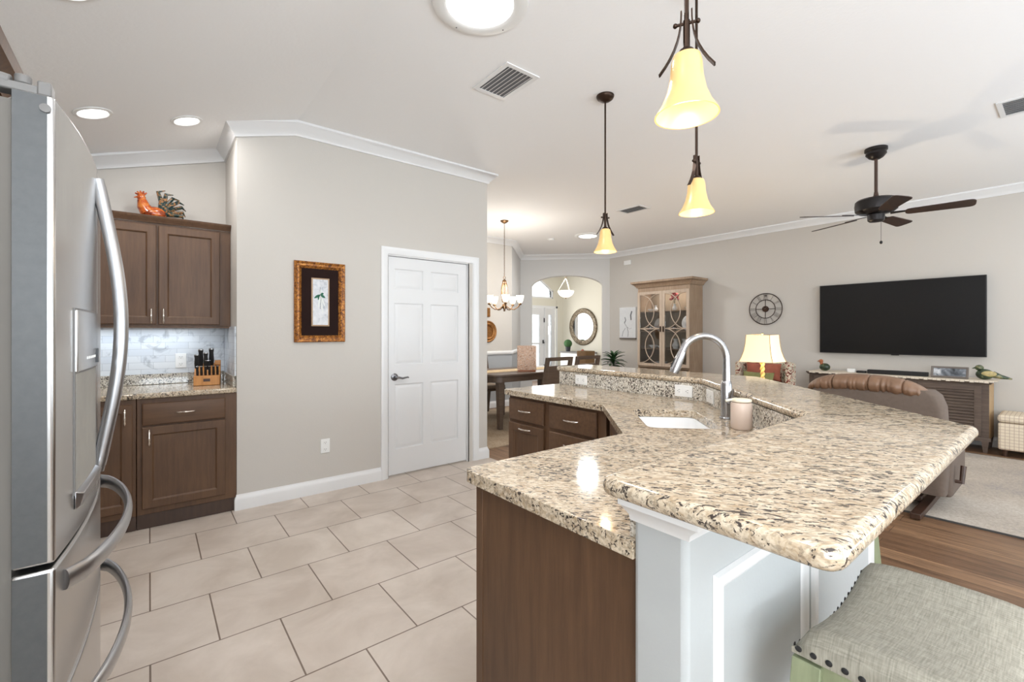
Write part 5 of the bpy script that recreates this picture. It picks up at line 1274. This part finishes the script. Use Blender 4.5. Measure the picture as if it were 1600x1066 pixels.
for z_, h_ in (lz[0], lz[-1]):
    q.tube([(h_*a, h_*b, z_) for a, b in ((-1, -1), (1, -1), (1, 1), (-1, 1))], .004, 6, closed=True)
for a, b in ((-1, -1), (1, -1), (1, 1), (-1, 1)): q.tube([(h_*a*1.0, h_*b*1.0, z_) for z_, h_ in lz], .003, 6)
q.build('shade_piping', 'shade_trim', lp)
MB().tube([(0, 0, .39), (0, 0, .71)], .004, 8).sphere((0, 0, .712), .010).bar((-.124, 0, .69), (.124, 0, .69), .004).build('harp', 'brass', lp)
MB().sphere((0, 0, .53), .032, 1, 1, 1.3).build('bulb', 'bulb', lp)
l = bpy.data.lights.new('table_lamp_glow', 'POINT'); l.energy = 22; l.color = (1, .84, .62); l.shadow_soft_size = .05
lo = bpy.data.objects.new('table_lamp_glow', l); COL.objects.link(lo); lo.location = (5.35, 2.22, 1.23)

# ================================================================ DINING
drg = thing('area_rug', 'tan patterned rug under the dining table', 'rug', (4.35, 5.35, 0))
MB().box(-1.45, 1.55, -1.15, .95, .0, .010).build('pile', 'rug2', drg)
dt = thing('dining_table', 'dark wood rectangular dining table with rounded corners', 'table', (4.42, 5.28, 0.011))
pl = rounded([(-.90, -.50), (.85, -.50), (.85, .50), (-.90, .50)], .14, 8)
MB().prism(pl, .725, .755).build('tabletop', 'dining', dt, bevel=.006)
MB().prism([(p[0]*.93, p[1]*.9) for p in pl], .645, .7245).build('apron', 'dining', dt)
for sx in (-1, 1):
    for sy in (-1, 1): MB().hexa([(sx*.70-.03, sy*.36-.03, .0), (sx*.70+.03, sy*.36-.03, .0), (sx*.70+.03, sy*.36+.03, .0), (sx*.70-.03, sy*.36+.03, .0)], [(sx*.70-.045, sy*.36-.045, .644), (sx*.70+.045, sy*.36-.045, .644), (sx*.70+.045, sy*.36+.045, .644), (sx*.70-.045, sy*.36+.045, .644)]).build('leg', 'dining', dt, bevel=.004)
ru = MB().tf(Matrix.Translation((4.42, 5.28, .011))).box(-.912, .86, -.17, .17, .7555, .759).box(-.916, -.9015, -.17, .17, .60, .759)
tag(ru.build('table_runner', 'runner'), 'tan cloth runner hanging over the near end of the dining table', 'table runner')
ln = thing('candle_lantern', 'square twig-patterned panel candle lantern on the dining table', 'lantern', (4.28, 5.02, .7665), R(39))
ln.rotation_euler = (0, 0, R(-38))
MB().box(-.13, .13, -.05, .05, 0, .02).build('base', 'copper', ln)
MB().box(-.135, .135, -.055, -.045, .02, .37).box(-.135, .135, .045, .055, .02, .37).build('panel', 'lattice', ln)
cd = MB().cyl((0, 0, .021), .028, .09, 20); cd.build('candle', 'cream', ln)
MB().sphere((0, 0, .13), .012, 1, 1, 1.8, 10, 8).build('flame', 'bulb', ln)
def make_chair():
    t = thing('dining_chair', 'dark dining chair with slotted back, nearest of the chairs, just beyond the bar end', 'chair', (4.22, 4.60, 0.011), 0, 'dining chairs round the table')
    # faces +Y, backrest at -Y
    MB().box(-.23, .23, -.21, .23, .40, .435).build('seat_frame', 'dining', t, bevel=.003)
    MB().box(-.225, .225, -.17, .235, .4355, .485).build('seat', 'chairseat', t, bevel=.02, seg=3)
    bk = MB()
    def bx(x0, x1, z0, z1, th=.022):
        f = lambda z: -.21-.11*(z-.44)/.55
        bk.hexa([(x0, f(z0)-th, z0), (x1, f(z0)-th, z0), (x1, f(z0)+th, z0), (x0, f(z0)+th, z0)], [(x0, f(z1)-th, z1), (x1, f(z1)-th, z1), (x1, f(z1)+th, z1), (x0, f(z1)+th, z1)])
    bx(-.235, -.185, .44, .99); bx(.185, .235, .44, .99); bx(-.185, .185, .945, .99); bx(-.185, .185, .52, .88, .016)
    bk.build('backrest', 'dining', t, bevel=.003)
    p_ = MB()
    f = lambda z: -.21-.11*(z-.44)/.55
    p_.hexa([(-.175, f(.54)+.017, .54), (.175, f(.54)+.017, .54), (.175, f(.54)+.035, .54), (-.175, f(.54)+.035, .54)], [(-.175, f(.87)+.017, .87), (.175, f(.87)+.017, .87), (.175, f(.87)+.035, .87), (-.175, f(.87)+.035, .87)])
    p_.build('back_pad', 'chairseat', t, bevel=.006)
    for sx in (-1, 1):
        for sy in (-1, 1):
            MB().hexa([(sx*.205-.014, sy*.20-.014-.03*(sy < 0), 0), (sx*.205+.014, sy*.20-.014-.03*(sy < 0), 0), (sx*.205+.014, sy*.20+.014-.03*(sy < 0), 0), (sx*.205-.014, sy*.20+.014-.03*(sy < 0), 0)], [(sx*.205-.022, sy*.19-.02, .40), (sx*.205+.022, sy*.19-.02, .40), (sx*.205+.022, sy*.19+.02, .40), (sx*.205-.022, sy*.19+.02, .40)]).build('leg', 'dining', t)
    return t
chair = make_chair()
dup(chair, (4.80, 4.62, .011), 0, 'dark dining chair right behind the nearest one, only its top rail showing')
dup(chair, (4.22, 5.96, .011), R(180), 'dining chair across the table, padded back facing us beside the pantry wall edge')
# chandelier
chn = thing('chandelier', 'bronze chandelier with five upturned frosted glass shades over the dining table', 'chandelier', (4.15, 5.38, 1.64))
hh = CH-1.64
MB().lathe([(.062, hh-.001), (.060, hh-.012), (.03, hh-.035), (.008, hh-.045), (0, hh-.045)], seg=28).build('canopy', 'brass', chn)
q = MB()
nl = 34; z0, z1 = .53, hh-.045
for i in range(nl):
    zc_ = z0+(z1-z0)*(i+.5)/nl; r1 = (z1-z0)/nl*.62
    q.tube([((.007*math.cos(a) if i % 2 else 0), (0 if i % 2 else .007*math.cos(a)), zc_+r1*math.sin(a)) for a in [2*PI*k/10 for k in range(10)]], .0022, 5, closed=True)
q.build('chain', 'brass', chn)
MB().tube([(.018*math.cos(a), 0, .505+.022*math.sin(a)) for a in [2*PI*k/16 for k in range(16)]], .004, 8, closed=True).lathe([(0, .485), (.012, .48), (.03, .46), (.03, .44), (.012, .43), (.010, .12), (.03, .11), (.04, .08), (.03, .05), (.012, .03), (.016, .01), (0, 0)], seg=24).build('column', 'brass', chn)
for k in range(5):
    a = R(20+72*k); c_, s_ = math.cos(a), math.sin(a)
    P = lambda r, z: (r*c_, r*s_, z)
    q = MB().tube([P(.025, .44), P(.045, .36), P(.05, .25), P(.03, .14)], .007, 8)
    q.build('brace', 'brass', chn)
    arm = MB().tube([P(.03, .08), P(.09, .035), P(.15, .03), P(.20, .06), P(.235, .10)], .008, 8).lathe([(0, .095), (.02, .095), (.024, .11), (.014, .125)], (.24*c_, .24*s_, 0), 16).build('arm', 'brass', chn)
    MB().lathe([(.022, .128), (.035, .14), (.045, .17), (.054, .21), (.060, .235), (.057, .235), (.042, .17), (.030, .142), (0, .135)], (.24*c_, .24*s_, 0), 24).build('glass_shade', 'chandglass', chn, ang=60)
l = bpy.data.lights.new('chandelier_glow', 'POINT'); l.energy = 40; l.color = (1, .94, .86); l.shadow_soft_size = .15
lo = bpy.data.objects.new('chandelier_glow', l); COL.objects.link(lo); lo.location = (4.15, 5.38, 1.98)
# dining wall ornaments
gm = thing('round_wall_ornament', 'round carved gold wall ornament partly hidden by the pantry wall', 'wall ornament', (4.62, 6.478, 1.345))
MB().tf(Matrix.Rotation(R(90), 4, 'X')).lathe([(.19, 0), (.19, .02), (.175, .035), (.15, .025), (.13, .04), (.105, .03), (.095, .012)], seg=40).build('rim', 'gold', gm)
MB().tf(Matrix.Rotation(R(90), 4, 'X')).lathe([(0, .006), (.095, .006), (.095, .0)], seg=40).build('centre', 'frame_dark', gm)
tag(MB().box(4.50, 4.66, 6.44, 6.479, 1.60, 1.76).build('wall_plaque', 'gold', bevel=.01), 'small square gold plaque above the round gold wall ornament', 'wall plaque')

# ================================================================ FOYER
fm = thing('round_mirror', 'round mirror with dark mosaic frame on the foyer wall through the arch', 'mirror', (9.498, 8.70, 1.49))
Rx = Matrix.Rotation(R(-90), 4, 'Y')
MB().tf(Rx).lathe([(.52, 0), (.52, .02), (.50, .04), (.42, .04), (.385, .02), (.38, .006)], seg=56).build('frame', 'mosaic', fm)
MB().tf(Rx).lathe([(0, .008), (.385, .008), (.385, .002)], seg=56).build('glass', 'mirror', fm)
fc = thing('entry_console', 'white console table below the round mirror in the foyer', 'console table', (9.25, 8.75, 0))
MB().box(-.22, .22, -.58, .42, .76, .80).build('top', 'plastic_grey', fc, bevel=.003)
MB().box(-.20, .22, -.56, .40, .10, .759).build('body', 'white', fc, bevel=.003)
for sx in (-.17, .19):
    for sy in (-.52, .36): MB().box(sx-.02, sx+.02, sy-.02, sy+.02, .001, .10).build('leg', 'white', fc)
tp = thing('topiary_ball', 'small round green topiary in a dark pot on the foyer console', 'plant', (9.2, 9.0, .8005))
MB().lathe([(0, 0), (.06, 0), (.075, .13), (.065, .13), (0, .12)], seg=24).build('pot', 'pot', tp)
MB().sphere((0, 0, .22), .115, u=24, v=16).build('foliage', 'topiary', tp)
tag(MB().lathe([(0, .8005), (.05, .8005), (.06, .83), (.02, .87), (0, .88)], (9.2, 8.45, 0), 20).build('trinket_dish', 'rust'), 'small pinkish trinket on the foyer console above the basket', 'ornament')
bk_ = thing('storage_basket', 'brown wicker basket standing in front of the foyer console', 'basket', (8.72, 7.90, 0))
MB().prism(rounded([(-.17, -.17), (.17, -.17), (.17, .17), (-.17, .17)], .04), .001, .86).build('body', 'wicker', bk_, bevel=.01)
fp = thing('foyer_pendant', 'white glass bowl pendant on three chains in the foyer', 'pendant light', (7.95, 7.85, 2.18))
MB().lathe([(0, 0), (.07, .012), (.14, .05), (.185, .11), (.20, .16), (.195, .165), (.0, .15)], seg=40).build('glass_bowl', 'chandglass', fp, ang=50)
MB().lathe([(0, -.03), (.012, -.025), (.016, -.01), (.012, 0)], seg=16).build('finial', 'brass', fp)
for k in range(3):
    a = k*2.094+.3; MB().tube([(.193*math.cos(a), .193*math.sin(a), .16), (.01*math.cos(a), .01*math.sin(a), .47)], .006, 6).build('chain', 'cream', fp)
MB().tube([(0, 0, .46), (0, 0, 1.2)], .006, 8).lathe([(.06, 1.219), (.06, 1.205), (.01, 1.17)], seg=20).build('stem', 'brass', fp)
l = bpy.data.lights.new('foyer_glow', 'POINT'); l.energy = 34; l.color = (1, .95, .86); l.shadow_soft_size = .2
lo = bpy.data.objects.new('foyer_glow', l); COL.objects.link(lo); lo.location = (7.95, 7.85, 2.6)
